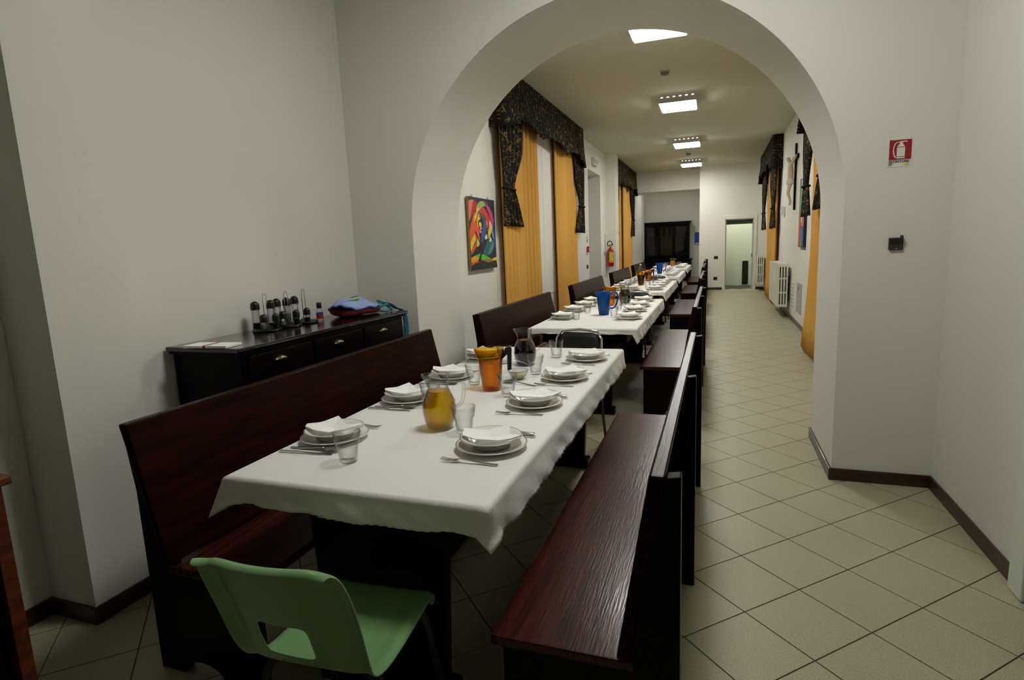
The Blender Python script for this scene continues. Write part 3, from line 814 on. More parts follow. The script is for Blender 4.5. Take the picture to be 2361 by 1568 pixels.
# ================================================================== GREEN PLASTIC CHAIR
def green_chair(loc, rz):
    t = thing('plastic_chair', 'pale green moulded plastic chair with a slot in its back', 'chair', loc, rz)
    prof = [(.385, .405), (.395, .425), (.375, .442), (.30, .440), (.20, .430), (.10, .428), (.04, .438), (.00, .462), (-.025, .505), (-.040, .55), (-.053, .60), (-.068, .65), (-.084, .70), (-.100, .745), (-.112, .778), (-.122, .792), (-.136, .795), (-.146, .785)]
    NV = len(prof)-1; NU = 16
    def halfw(j):
        f = j/NV
        w = [.150, .160, .168, .172, .174, .176, .178, .181, .184, .187, .189, .191, .192, .190, .184, .176, .168, .166][j]
        return w
    def fn(u, v):
        j = int(round(v*NV)); y, z = prof[j]; w = halfw(j)
        x = (2*u-1); e = abs(x)
        lift = 0; back = 0
        if 2 <= j <= 7: lift = .022*max(0, (e-.6)/.4)**2
        if j >= 8: back = .035*e**2.2          # the back curves round the sitter
        # rolled outer flange
        if e > .93:
            if j >= 8: y2 = y+back-.03; return (x*w/.97*.985, y2, z-.003)
            return (x*w, y, z+lift-.022)
        # round the top corners
        if j >= 14: z -= .028*max(0, (e-.55)/.45)**2*(1 if j < 17 else .9)
        return (x*w, y+back, z+lift)
    def skip(i, j): return j in (8, 9) and 4 <= i <= 9
    m = MB(); m.grid(fn, NU, NV, skip=skip)
    m.build('seat_shell', M_GREEN, t, smooth=True, solid=.007, sub=2)
    for sx in (-1, 1):
        for sy, fy in ((.31, .37), (.06, -.05)):
            MB().tube([(sx*.12, sy, .425), (sx*.155, sy, .41), (sx*.165, sy+(fy-sy)*.1, .38), (sx*.20, fy, .012)], .011, 8).build('leg', M_BLACKM, t, smooth=True)
            MB().lathe([(.014, 0), (.014, .03), (.011, .034)], (sx*.20, fy, 0), 10, cap0=True).build('rubber_foot', M_BLACKP, t)
        MB().tube([(sx*.12, .31, .422), (sx*.12, .06, .422)], .010, 8).build('seat_rail', M_BLACKM, t, smooth=True)
    return t
green_chair((-.915, 1.0, 0), .06)

# ================================================================== BLACK CHAIRS AT TABLE ENDS
def black_chair(loc, rz, label):
    t = thing('metal_chair', label, 'chair', loc, rz, 'black chairs at the table ends')
    m = MB(); m.prism([(-.19, -.18), (.19, -.18), (.20, .17), (.17, .20), (-.17, .20), (-.20, .17)], 'z', .425, .46); m.build('seat', M_BLACKF, t, bevel=.012)
    def fn(u, v):
        x = (u*2-1); w = .165*(1-.18*max(0, v-.6)/.4*abs(x)**3)
        return (x*w, -.215-.05*v+.02*x*x*-1+.02, .57+.235*v-.03*max(0, (abs(x)-.6)/.4)**2*(v > .99))
    m = MB(); m.grid(fn, 12, 6); m.build('backrest', M_BLACKF, t, smooth=True, solid=.022)
    pth = [(-.19, -.20, .44), (-.185, -.215, .6), (-.175, -.245, .76), (-.14, -.262, .812), (0, -.27, .825), (.14, -.262, .812), (.175, -.245, .76), (.185, -.215, .6), (.19, -.20, .44)]
    MB().tube(pth, .009, 8).build('back_frame', M_CHROME, t, smooth=True)
    for sx in (-1, 1):
        MB().tube([(sx*.18, .17, .43), (sx*.2, .2, 0.005)], .011, 8).build('leg', M_BLACKM, t, smooth=True)
        MB().tube([(sx*.18, -.18, .43), (sx*.2, -.24, 0.005)], .011, 8).build('leg', M_BLACKM, t, smooth=True)
    MB().tube([(-.19, .18, .2), (.19, .18, .2)], .008, 8).build('stretcher', M_BLACKM, t, smooth=True)
    return t
bc = black_chair((-.985, 3.86, 0), PI-.16, 'black metal chair with chrome rim at the far end of the nearest table')
dup(bc, (-.98, 7.3, 0), PI-.1, 'black metal chair with chrome rim at the far end of the second table')
dup(bc, (-1.03, 10.75, 0), PI-.05, 'black metal chair at the far end of the third table')

# ================================================================== SIDEBOARD
def sideboard():
    t = thing('sideboard', 'long black-stained sideboard with cup handles against the wall', 'sideboard', (-2.515, 2.03, 0))
    L = 1.56; D = .455; Hh = 1.03
    MB().box(0, D-.03, .04, L-.04, .07, Hh-.035).build('carcass', M_BLACKW, t, bevel=.004)
    MB().box(.0, D-.05, .05, L-.05, 0, .07).build('plinth', M_BLACKW, t)
    MB().prism([(0, 0), (D, 0), (D, L), (0, L)], 'z', Hh-.022, Hh).build('top', M_TOPW, t, bevel=.006)
    MB().prism([(0, .015), (D-.015, .015), (D-.015, L-.015), (0, L-.015)], 'z', Hh-.036, Hh-.022).build('moulding', M_BLACKW, t, bevel=.004)
    n = 3; w = (L-.12)/n
    cup = MB()
    for i in range(n):
        y0 = .06+i*w
        dr = MB().box(D-.03, D-.014, y0+.012, y0+w-.012, Hh-.175, Hh-.05).build('drawer', M_BLACKW, t, bevel=.004)
        yc = y0+w/2-.03; zc = Hh-.10
        m = MB()
        def fn(u, v):
            a = PI*u; b = v*PI/2
            return (D-.014+.022*math.sin(b)*math.sin(a)**.5 if math.sin(a) > 0 else D-.014, yc-.045*math.cos(a)*(1-.0*v), zc+.022*math.sin(a)*math.cos(b))
        m.grid(fn, 12, 6); m.build('cup_handle', M_BRASS, dr, smooth=True, solid=.002)
        do = MB().box(D-.03, D-.014, y0+.012, y0+w-.012, .10, Hh-.19).build('door', M_BLACKW, t, bevel=.004)
        MB().box(D-.014, D-.008, y0+.07, y0+w-.07, .16, Hh-.25).build('door_panel', M_BLACKW, do, bevel=.004)
        MB().lathe([(.012, 0), (.014, .012), (.008, .02), (.001, .022)], (0, 0, 0), 12).build('knob', M_BRASS, do, smooth=True).matrix_local = Matrix.Translation((D-.014, y0+w-.035, .55)) @ Matrix.Rotation(PI/2, 4, 'Y')
sideboard()
SBZ = 1.0305
# napkin pack with red band
t = thing('napkin_pack', 'flat pack of white paper with a thin red band on the sideboard', 'napkin pack', (-2.26, 2.075, SBZ), .1)
MB().box(-.12, .12, -.055, .055, 0, .012).build('paper_stack', M_NAP, t, bevel=.002)
MB().box(-.006, .006, -.0565, .0565, .0, .0135).build('band', M_SIGNRED, t)
# condiment caddies
def shaker(parent, x, y, r, h, fill, fm, dome=True):
    b = MB().lathe([(.001, .012), (r, .012), (r, .012+h), (r-.002, .012+h), (r-.002, .016), (.001, .016)], (x, y, 0), 18).build('container', M_GLASS, parent, smooth=True)
    MB().lathe([(.001, .017), (r-.003, .017), (r-.003, .017+fill), (.001, .017+fill)], (x, y, 0), 14).build('filling', fm, b)
    MB().lathe([(r+.003, .012+h-.008), (r+.003, .012+h+.016)]+[((r+.003)*math.cos(a), .012+h+.016+(r+.003)*1.0*math.sin(a)) for a in [PI/2*i/5 for i in range(1, 5)]]+[(.001, .012+h+.016+(r+.003)*1.0)], (x, y, 0), 18).build('dome_cap', M_BLACKP, b, smooth=True)
def caddy(loc, rz, label, tall, small):
    t = thing('condiment_caddy', label, 'condiment caddy', loc, rz, 'condiment caddies')
    MB().lathe([(.001, .0), (.074, 0), (.078, .006), (.074, .012), (.04, .016), (.02, .03), (.001, .034)], seg=28, rfun=lambda a, i, z: 1+.08*math.cos(4*a)).build('base', M_BLACKP, t, smooth=True)
    pth = [(-.010, 0, .02), (-.010, 0, .19)]+[(-.010*math.cos(a), 0, .195+.014*math.sin(a)) for a in [PI*i/8 for i in range(9)]]+[(.010, 0, .19), (.010, 0, .02)]
    MB().tube(pth, .0022, 6).build('wire_handle', M_CHROME, t, smooth=True)
    for x, y, f, fm in tall: shaker(t, x, y, .0215, .118, f, fm)
    for x, y, f, fm in small: shaker(t, x, y, .0175, .050, f, fm)
    return t
caddy((-2.385, 2.575, SBZ), 1.2, 'leftmost condiment caddy with two tall black-capped cruets, on the sideboard', [(-.045, .028, .03, M_SPICE), (.045, .028, .02, M_SPICE)], [(-.035, -.035, .025, M_SALT), (.035, -.04, .02, M_SPICE)])
caddy((-2.385, 2.745, SBZ), 1.2, 'middle condiment caddy with three shakers, on the sideboard', [(-.045, .03, .03, M_SPICE), (.02, .035, .06, M_SALT)], [(-.045, -.03, .02, M_SALT), (.04, -.03, .025, M_SPICE)])
caddy((-2.395, 2.91, SBZ), 1.2, 'rightmost condiment caddy, mostly empty, next to the small bottle', [(-.045, .03, .05, M_SALT)], [(-.01, -.045, .02, M_SPICE)])
t = thing('small_bottle', 'small clear bottle with dark cap and coloured label on the sideboard', 'bottle', (-2.37, 3.02, SBZ))
MB().lathe([(.001, 0), (.02, 0), (.021, .004), (.021, .06), (.012, .075), (.012, .082)], seg=18).build('body', M_GLASS, t, smooth=True)
MB().lathe([(.0215, .012), (.0215, .036)], seg=18).build('label', M_SIGNRED, t, smooth=True)
MB().lathe([(.0215, .036), (.0215, .05)], seg=18).build('label', basic('blue_label', srgb(50, 60, 140), .5, noise=.1), t, smooth=True)
MB().lathe([(.015, .078), (.016, .112), (.014, .115), (.001, .115)], seg=16, cap0=True).build('cap', M_PURP, t, smooth=True)
# child's bag
def bag():
    t = thing('childs_bag', 'light blue and red child\'s bag with teal straps on the sideboard', 'bag', (-2.31, 3.325, SBZ), .06)
    def body(u, v):
        a = u*2*PI; b = (v-.5)*PI
        r = abs(math.cos(b))**.55
        x = .13*r*math.copysign(abs(math.cos(a))**.7, math.cos(a)); y = .20*r*math.copysign(abs(math.sin(a))**.7, math.sin(a))
        z = .036+.036*math.copysign(abs(math.sin(b))**.7, math.sin(b))+.006*math.sin(25*x+13*y)
        return (x, y, max(.001, z))
    m = MB(); m.grid(body, 32, 14); m.build('body', M_BAGRED, t, smooth=True)
    def flap(u, v):
        x = (u*2-1); y = (v*2-1)
        k = math.sqrt(max(0, 1-.46*y*y))
        z = .030+.085*math.cos(x*1.25)*math.cos((y+.2)*1.1)+.005*math.sin(7*y+3*x)+.004*math.sin(11*x-5*y)
        return (.135*x*k, .215*y*math.sqrt(max(0, 1-.46*x*x))-.01, z)
    m = MB(); m.grid(flap, 20, 24); m.build('flap', M_BAG, t, smooth=True, solid=.012)
    rim = [flap(i/20, 0) for i in range(20)]+[flap(1, i/20) for i in range(20)]+[flap(1-i/20, 1) for i in range(20)]+[flap(0, 1-i/20) for i in range(20)]
    MB().tube(rim, .006, 6, closed=True).build('piping', M_BAGBLUE, t, smooth=True)
    for (a, b, c, d_), mt in [((.30, .38, .20, .45), M_LIME), ((.45, .56, .42, .62), M_LIME), ((.58, .72, .60, .68), M_DGREEN), ((.25, .30, .30, .38), M_BLACK), ((.62, .70, .30, .50), M_LIME), ((.5, .58, .70, .74), M_DGREEN)]:
        def pf(u, v, a=a, b=b, c=c, d_=d_):
            p = flap(1-(a+(b-a)*u), c+(d_-c)*v); return (p[0]*1.01, p[1]*1.01, p[2]+.0105)
        m = MB(); m.grid(pf, 6, 6); m.build('print', mt, t, smooth=True)
    pts = [(.10, .10, .06), (.14, .17, .07), (.17, .21, .035), (.18, .235, .012), (.20, .255, .008), (.215, .275, -.004), (.22, .292, -.05), (.22, .297, -.13), (.22, .295, -.22), (.22, .295, -.32)]
    # ribbon strap
    m = MB(); vs = []
    for p in pts: vs += [(p[0]-.016, p[1]-.008, p[2]), (p[0]+.016, p[1]+.008, p[2]+.002)]
    m.add(vs, [(2*i, 2*i+1, 2*i+3, 2*i+2) for i in range(len(pts)-1)]); m.build('strap', M_TEALF, t, smooth=True, solid=.004, sub=1)
    lp_ = [(.12, .06, .03), (.165, .08, .055), (.17, .15, .06), (.15, .20, .03), (.17, .16, .008), (.165, .09, .010), (.12, .08, .02)]
    MB().tube(lp_, .009, 8).build('strap', M_TEALF, t, smooth=True, sub=1)
    MB().tube([(.06, .17, .08), (.09, .22, .06), (.12, .235, .03), (.15, .22, .012), (.17, .19, .01)], .010, 8).build('strap', M_TEALF, t, smooth=True, sub=1)
bag()

# ================================================================== CABINET AT THE LOWER LEFT
t = thing('low_cabinet', 'dark cabinet with a reddish-brown front edge at the lower left corner', 'cabinet', (-2.18, .5, 0))
MB().box(-.40, .395, -.40, .40, .06, .875).build('carcass', M_BLACKW, t)
MB().box(-.39, .38, -.39, .39, 0, .06).build('plinth', M_BLACKW, t)
MB().box(-.41, .43, -.42, .42, .875, .90).build('top', M_REDW, t, bevel=.005)
m = MB(); m.box(.395, .418, .365, .40, .06, .875); m.box(.395, .418, -.40, -.365, .06, .875); m.box(.395, .418, -.365, .365, .84, .875); m.box(.395, .418, -.365, .365, .06, .1)
m.build('face_frame', M_REDW, t, bevel=.003)

# ================================================================== CURTAINS
def uv_from(me, su, sv):
    uvl = me.uv_layers.new(name='UVMap')
    for p in me.polygons:
        for li in p.loop_indices:
            co = me.vertices[me.loops[li].vertex_index].co
            uvl.data[li].uv = (co.y*su+co.x*.5, co.z*sv)
def sheet(name, mat, parent, fn, nu, nv, solid=.003, uv=False):
    m = MB(); m.grid(fn, nu, nv)
    o = m.build(name, mat, parent, smooth=True, solid=solid)
    if uv: uv_from(o.data, 1, 1)
    return o
def curtain_set(label, wallx, sgn, y0, y1, yellows, drapes, vbot=2.90, flare=.02, skew=0):
    """sgn: direction from the wall into the room"""
    t = thing('curtain_set', label, 'curtains', (wallx, (y0+y1)/2, 0), 0, 'curtains with dark pelmets')
    yc = (y0+y1)/2; L = y1-y0
    dep = .19
    # pelmet board
    MB().box(min(0, sgn*dep*.9), max(0, sgn*dep*.9), y0-yc+.01, y1-yc-.01, CEIL-.03, CEIL-.001).build('pelmet_board', M_BLACKW, t)
    def vz(s):   # bottom of the valance along its length s in 0..1
        e = min(s, 1-s)*L
        z = vbot+.10*abs(math.sin(PI*s*3.0))**.7-.03
        if e < .45: z = vbot+.02-.10*(1-e/.45)
        return z
    def val(u, v):
        # runs out from the wall, along, and back
        r = dep
        tot = L+2*r; d = u*tot
        n_ = int(L*9)
        if d < r: x = d; y = 0; s = 0
        elif d > r+L: x = tot-d; y = L; s = 1
        else: x = r; y = d-r; s = y/L
        zb = vz(s); z = CEIL-.004-(CEIL-.004-zb)*v
        pl = .016*math.sin(2*PI*d*8.5)*(.35+.65*v)+.012*v*math.sin(2*PI*d*1.3)
        fl = .05*v*v
        if d < r: return (sgn*x, y0-yc-pl*.5-fl*.4, z)
        if d > r+L: return (sgn*x, y1-yc+pl*.5+fl*.4, z)
        return (sgn*(x+pl+fl), y0-yc+y, z)
    sheet('valance', M_BROC, t, val, int(L*60)+30, 10, .004, True)
    for (a, b, tie, bot, lean, *off) in drapes:
        off = off[0] if off else .12
        def dr(u, v, a=a, b=b, tie=tie, bot=bot, lean=lean, off=off):
            top = vbot+.15; z = top-(top-bot)*v
            w = 1
            if z > tie:
                q = min(1, (z-tie)/.55); w = .44+.42*(q*q*(3-2*q))+.14*max(0, (z-tie)/(top-tie))
            else: w = .44+.44*((tie-z)/(tie-bot))**.75
            c = (a+b)/2+lean*(b-a)*.33*(1-w)/.56
            y = c+(u-.5)*(b-a)*w
            pl = .028*math.sin(2*PI*u*6)*(.4+.6*w)
            return (sgn*(off+pl), y-yc, z)
        sheet('tied_drape', M_BROC, t, dr, 60, 26, .004, True)
        ty = (a+b)/2+lean*(b-a)*.33; hw = (b-a)*.22
        MB().tube([(sgn*(off+.045*math.cos(q)), ty-yc+(hw+.01)*math.sin(q), tie) for q in [2*PI*i/16 for i in range(16)]], .012, 6, closed=True).build('tie_band', M_BROC, t, smooth=True)
    for (a, b, zb) in yellows:
        nplt = max(4, int((b-a)*6.3))
        def ye(u, v, a=a, b=b, zb=zb):
            z = vbot+.2-(vbot+.2-zb)*v
            y = a+(b-skew*v-a)*u+.02*math.sin(2*PI*u*2.3)*v
            pl = .032*math.sin(2*PI*u*nplt+1.4*math.sin(7*u))*(.7+.3*math.sin(9*u+1))+.004*math.sin(2*PI*u*nplt*2.1+v)
            return (sgn*(.07+pl+flare*v**3), y-yc, z)
        sheet('yellow_curtain', M_YEL, t, ye, nplt*10, 10, .002)
    return t
curtain_set('tall yellow curtains with dark patterned pelmet, beside the painting on the left wall', XL, 1, 6.5, 10.72, [(6.62, 8.13, .03), (9.08, 10.52, .03)], [(6.5, 7.4, 2.14, 1.70, -.6), (10.2, 11.05, 2.14, 1.66, .6)])
curtain_set('yellow curtains with dark pelmet beyond the fire extinguisher on the left wall', XL, 1, 14.5, 18.1, [(14.55, 15.8, .03), (16.2, 17.9, .03)], [(14.45, 15.2, 2.1, 1.65, -.6), (17.35, 18.2, 2.1, 1.63, .6)])
curtain_set('yellow curtains and dark tied drapes at the right, cut off by the arch', XR, -1, 6.4, 9.1, [(6.5, 8.65, .03)], [(7.0, 8.0, 2.1, 1.74, -.5, .16), (8.45, 9.25, 2.1, 1.70, .3)], flare=.12, skew=.5)
curtain_set('yellow curtains and dark drapes between the two radiators on the right wall', XR, -1, 13.3, 16.9, [(13.5, 15.6, .03)], [(13.3, 14.6, 2.05, 1.63, -.3), (15.6, 17.0, 2.05, 1.63, .4)])
# window panels behind the curtains (white shutters, closed at night)
for n, (x, sg, y0, y1) in enumerate([(XL, 1, 7.2, 10.0), (XL, 1, 15.0, 17.5), (XR, -1, 6.9, 8.3), (XR, -1, 14.0, 16.2)]):
    d = bpy.data.objects.new('window_%d' % (n+1), None); COL.objects.link(d); d.location = (x, (y0+y1)/2, 0); d['kind'] = 'structure'
    h = (y1-y0)/2
    for a, b in ((-h, 0), (0, h)):
        MB().box(min(0, sg*.012), max(0, sg*.012), a+.004, b-.004, .7, 2.95).build('shutter_panel', M_WALL, d)

# ================================================================== PICTURES
def painting():
    t = thing('abstract_painting', 'tall abstract painting of swirling bright shapes beside the left curtains', 'painting', (XL+.016, 6.06, 0))
    y0, y1, z0, z1 = -.38, .38, 1.215, 1.99
    MB().box(0, .025, y0, y1, z0, z1).build('canvas', basic('canvas_edge', srgb(150, 130, 70), .8, noise=.2), t)
    def uvp(px, py):
        u = (px-(120+65*(py-110)/1300))/(460+(-15)*(py-110)/1300)
        top = 110+75*u; bot = 1430-50*u
        return u, (py-top)/(bot-top)
    cols = {}
    def cm(c):
        if c not in cols: cols[c] = basic('paint_%d_%d_%d' % c, srgb(*c), .55, noise=.08)
        return cols[c]
    shapes = [((14, 12, 34), [(120,110),(580,185),(630,1380),(185,1430)]),
     ((222,120,96), [(122,220),(150,180),(210,178),(180,330),(165,470),(142,550)]),
     ((170,14,28), [(210,178),(250,205),(278,262),(240,380),(190,450),(165,480),(180,330)]),
     ((226,84,24), [(225,400),(290,420),(250,560),(300,640),(310,800),(320,900),(240,880),(165,930),(150,760),(170,600)]),
     ((150,182,90), [(262,300),(300,220),(345,192),(390,215),(425,275),(350,300),(290,340),(255,400)]),
     ((100,40,84), [(355,190),(400,182),(450,225),(475,285),(425,278),(390,215)]),
     ((214,206,60), [(255,400),(262,310),(300,330),(350,300),(280,390),(258,480),(225,560),(222,470)]),
     ((190,66,110), [(425,275),(475,285),(540,400),(580,545),(545,660),(495,540),(480,430)]),
     ((214,50,30), [(340,310),(380,300),(430,370),(480,480),(485,620),(465,760),(440,560),(400,450),(330,380),(280,410)]),
     ((190,60,100), [(275,430),(300,370),(350,360),(400,430),(330,400)]),
     ((98,84,40), [(305,470),(315,410),(360,410),(410,460),(425,520),(370,490)]),
     ((230,180,30), [(268,490),(305,405),(310,470),(330,500),(290,560),(295,680),(262,560)]),
     ((34,78,150), [(350,490),(400,500),(430,580),(435,700),(400,830),(370,920),(335,950),(345,760),(370,650)]),
     ((16,18,40), [(300,560),(335,500),(375,530),(370,640),(345,700),(320,640)]),
     ((232,206,50), [(300,590),(320,560),(345,600),(340,650),(312,650)]),
     ((226,150,120), [(318,670),(345,650),(358,680),(330,710),(352,745),(315,755)]),
     ((232,160,24), [(425,520),(455,580),(450,700),(480,780),(525,720),(490,650),(460,760),(440,640)]),
     ((228,214,160), [(490,530),(530,610),(548,680),(525,740),(487,650)]),
     ((232,200,30), [(487,660),(525,730),(475,870),(462,760)]),
     ((130,160,200), [(525,740),(548,670),(575,820),(565,880)]),
     ((28,50,130), [(548,680),(585,590),(605,960),(570,1010),(575,850)]),
     ((210,206,196), [(400,830),(425,790),(440,780),(455,850),(415,880)]),
     ((210,206,196), [(490,860),(500,830),(525,860),(530,910),(480,930)]),
     ((30,92,110), [(375,930),(430,870),(520,930),(560,880),(575,1000),(520,1130),(430,1165),(360,1120)]),
     ((64,140,120), [(520,960),(570,880),(560,1010),(520,1110),(460,1130)]),
     ((12,10,20), [(240,740),(255,740),(330,930),(440,870),(450,900),(370,1110),(320,1250),(250,1260),(310,1180),(340,1040),(320,960)]),
     ((222,198,40), [(162,940),(225,780),(250,880),(220,960),(170,1090)]),
     ((200,196,30), [(262,900),(285,870),(315,960),(270,1010)]),
     ((160,60,110), [(225,960),(255,900),(265,1010),(235,1020)]),
     ((220,90,30), [(170,1160),(190,1050),(235,960),(245,1030),(190,1130)]),
     ((220,160,24), [(175,1210),(240,1165),(305,1200),(280,1260),(178,1295)]),
     ((80,180,40), [(240,1160),(325,1130),(310,1190),(280,1180)]),
     ((80,190,40), [(350,1150),(380,1145),(520,1230),(345,1250)]),
     ((150,110,30), [(345,1240),(480,1225),(525,1240),(530,1290),(450,1290)]),
     ((222,214,50), [(525,1230),(625,1185),(630,1245),(560,1255)]),
     ((220,90,30), [(180,1310),(250,1270),(320,1275),(230,1310),(182,1350)]),
     ((230,100,40), [(525,1235),(565,1245),(530,1285)]),
     ((8,30,16), [(185,1350),(260,1300),(340,1270),(430,1300),(560,1260),(630,1300),(632,1380),(187,1428)])]
    mb = MB(); mats = []
    for i, (c, pl) in enumerate(shapes):
        mt = cm(c)
        if mt not in mats: mats.append(mt)
        vs = []
        n = len(pl)
        for k in range(n):      # smooth the outline a little (closed Catmull-Rom), except the ground
            if i == 0: vs.append(pl[k]); continue
            p0, p1, p2, p3 = pl[k-1], pl[k], pl[(k+1) % n], pl[(k+2) % n]
            for q in range(4):
                s_ = q/4
                vs.append(tuple(.5*((2*p1[a])+(-p0[a]+p2[a])*s_*.6+(2*p0[a]*.6-(2+2*.1)*p1[a]*1.0+0*p2[a])*0) if False else p1[a]+(p2[a]-p1[a])*s_+.5*s_*(1-s_)*((p1[a]-p0[a])*(1-s_)-(p3[a]-p2[a])*s_)*.7 for a in (0, 1)))
        pts = []
        for px, py in vs:
            u, v = uvp(px, py); u = min(1, max(0, u)); v = min(1, max(0, v))
            pts.append((.0255+.0001*(i+1), y0+(y1-y0)*u, z1-(z1-z0)*v))
        mb.add(pts, [tuple(range(len(pts)))], mats.index(mt))
    me = mb.mesh('painted_shapes', mats)
    bm = bmesh.new(); bm.from_mesh(me)
    for f in bm.faces:
        f.normal_update()
        if f.normal.x < 0: f.normal_flip()
    bm.to_mesh(me); bm.free()
    obj('painted_shapes', me, t)
    for y in (-.22, .24):
        MB().box(-.012, .004, y-.004, y+.004, z1, z1+.03).build('hook', M_STEEL, t)
painting()
def picture_right():
    t = thing('striped_picture', 'narrow bright picture half hidden behind the right drape', 'picture', (XR-.01, 9.9, 0))
    MB().box(-.03, .0, -.3, .3, 1.27, 2.3).build('canvas', M_BLACK, t)
    rnd = random.Random(5); cs = [(200,40,60),(230,190,40),(40,120,160),(90,160,90),(230,110,50),(60,60,130),(150,200,170),(226,140,120)]
    mb = MB(); mats = [basic('stripe_%d' % i, srgb(*c), .6, noise=.1) for i, c in enumerate(cs)]
    for i in range(5):
        z = 1.28
        while z < 2.27:
            h = rnd.uniform(.12, .4); z2 = min(2.29, z+h)
            mb.box(-.032, -.0302, -.29+i*.116, -.29+(i+1)*.116-.004, z, z2-.004, rnd.randrange(8)); z = z2
    mb.build('painted_bands', mats, t)
picture_right()

# ================================================================== CRUCIFIX
def crucifix():
    t = thing('crucifix', 'large dark wooden crucifix with a pale figure on the right wall', 'crucifix', (XR-.005, 11.05, 0))
    MB().box(-.03, .0, -.035, .035, 1.88, 2.97).build('upright_beam', M_BLACKW, t, bevel=.004)
    MB().box(-.034, -.002, -.33, .33, 2.70, 2.77).build('cross_beam', M_BLACKW, t, bevel=.004)
    V = [((-.075,0,2.40),.045),((-.09,0,2.52),.05),((-.10,0,2.60),.055),((-.10,0,2.66),.025),((-.13,0,2.72),.035),((-.13,.005,2.76),.03),
         ((-.075,-.09,2.645),.022),((-.055,-.20,2.70),.017),((-.05,-.30,2.735),.013),
         ((-.075,.09,2.645),.022),((-.055,.20,2.70),.017),((-.05,.30,2.735),.013),
         ((-.09,-.03,2.30),.032),((-.12,-.03,2.17),.026),((-.08,-.015,2.04),.02),((-.07,-.01,1.97),.016),
         ((-.09,.03,2.30),.032),((-.115,.03,2.16),.026),((-.075,.012,2.04),.02),((-.09,.01,1.96),.016)]
    E_ = [(0,1),(1,2),(2,3),(3,4),(4,5),(2,6),(6,7),(7,8),(2,9),(9,10),(10,11),(0,12),(12,13),(13,14),(14,15),(0,16),(16,17),(17,18),(18,19)]
    me = bpy.data.meshes.new('figure'); me.from_pydata([v[0] for v in V], E_, []); me.update(); me.materials.append(M_IVORY)
    o = obj('figure', me, t)
    sk = o.modifiers.new('skin', 'SKIN'); sk.use_smooth_shade = True
    me.skin_vertices or None
    if not me.skin_vertices:
        bm = bmesh.new(); bm.from_mesh(me); bm.verts.layers.skin.verify(); bm.to_mesh(me); bm.free()
    for i, sv in enumerate(me.skin_vertices[0].data):
        sv.radius = (V[i][1], V[i][1]); sv.use_root = (i == 0)
    md = o.modifiers.new('sub', 'SUBSURF'); md.levels = 1; md.render_levels = 1
    MB().lathe([(.062, 0), (.066, .03), (.06, .08), (.05, .09)], (-.085, 0, 2.31), 14).build('loincloth', basic('pale_cloth', srgb(214, 204, 180), .8, noise=.1), t, smooth=True)
crucifix()

# ================================================================== RADIATORS
def section_mesh():
    m = MB(); d = .135
    for i in range(4):
        x = -i*d/3; m.box(x-.012, x+.012, 0, .05, .0, .76)
    m.box(-d-.012, .012, .004, .046, 0, .045); m.box(-d-.012, .012, .004, .046, .71, .755)
    m.box(-d, 0, .012, .038, .24, .27); m.box(-d, 0, .012, .038, .49, .52)
    m.box(-d-.018, -d-.010, .0, .0555, .0, .765)
    return m.mesh('radiator_section', M_RAD)
SEC = section_mesh()
for y0, n, lab in [(11.25, 30, 'nearer white column radiator on the right wall, left of the crucifix'), (16.92, 10, 'farther white radiator on the right wall beyond the yellow curtain')]:
    t = thing('radiator', lab, 'radiator', (XR-.065, y0, .2), 0, 'white radiators')
    for i in range(n): obj('radiator_section', SEC, t, (0, i*.056, 0))
    for yy in (.14, n*.056-.14):
        MB().box(-.03, .045, yy-.01, yy+.01, .55, .58).build('wall_bracket', M_RAD, t)
    MB().tube([(-.07, n*.056, .03), (-.07, n*.056+.05, .03), (-.03, n*.056+.06, .03), (.045, n*.056+.06, .03)], .011, 8).build('pipe', M_RAD, t, smooth=True)

# ================================================================== SMALL WALL THINGS
def wall_box(name, label, cat, x, sg, y0, y1, z0, z1, dep, mat, extra=None):
    t = thing(name, label, cat, (x, (y0+y1)/2, (z0+z1)/2))
    h = (y1-y0)/2; v = (z1-z0)/2
    MB().box(min(0, sg*dep), max(0, sg*dep), -h, h, -v, v).build('housing', mat, t, bevel=.003)
    if extra: extra(t, h, v, sg*dep)
    return t
def vent_parts(t, h, v, x):
    s = -1 if x < 0 else 1
    for i in range(7):
        z = -v+.05+i*(2*v-.1)/6
        MB().box(min(x, x+s*.004), max(x, x+s*.004), -h+.03, h-.03, z-.008, z+.008).build('slat', M_GREY, t)
wall_box('wall_vent', 'small white wall vent cover near the radiator on the right wall', 'vent', XR, -1, 10.75, 11.12, .2, .68, .01, M_DOORW, vent_parts)
wall_box('wall_hatch', 'pale square wall hatch low on the right wall beside the curtain', 'hatch', XR, -1, 9.85, 10.4, .23, .7, .01, M_GREY, lambda t, h, v, x: MB().box(x-.01, x, -.03, .03, v-.1, v-.06).build('latch', M_STEEL, t))
wall_box('wall_sensor', 'small white box on the right wall between drape and crucifix', 'sensor', XR, -1, 12.6, 12.8, 1.86, 2.02, .07, M_SIGNW, lambda t, h, v, x: MB().box(x-.004, x, -.04, .04, -v+.01, -v+.05).build('grille', M_GREY, t))
wall_box('emergency_light', 'white emergency light high on the left wall above the grey doorway', 'light', XL, 1, 12.35, 12.75, 3.08, 3.24, .07, M_SIGNW, lambda t, h, v, x: MB().box(x, x+.006, -h+.03, h-.03, -v+.03, v-.03).build('lens', M_GREY, t))
wall_box('call_point', 'small red fire call point on the left wall before the doorway', 'alarm', XL, 1, 11.72, 11.84, 1.28, 1.40, .05, M_RED, lambda t, h, v, x: MB().box(x, x+.002, -h+.025, h-.025, -v+.025, v-.025).build('glass_plate', M_SIGNW, t))
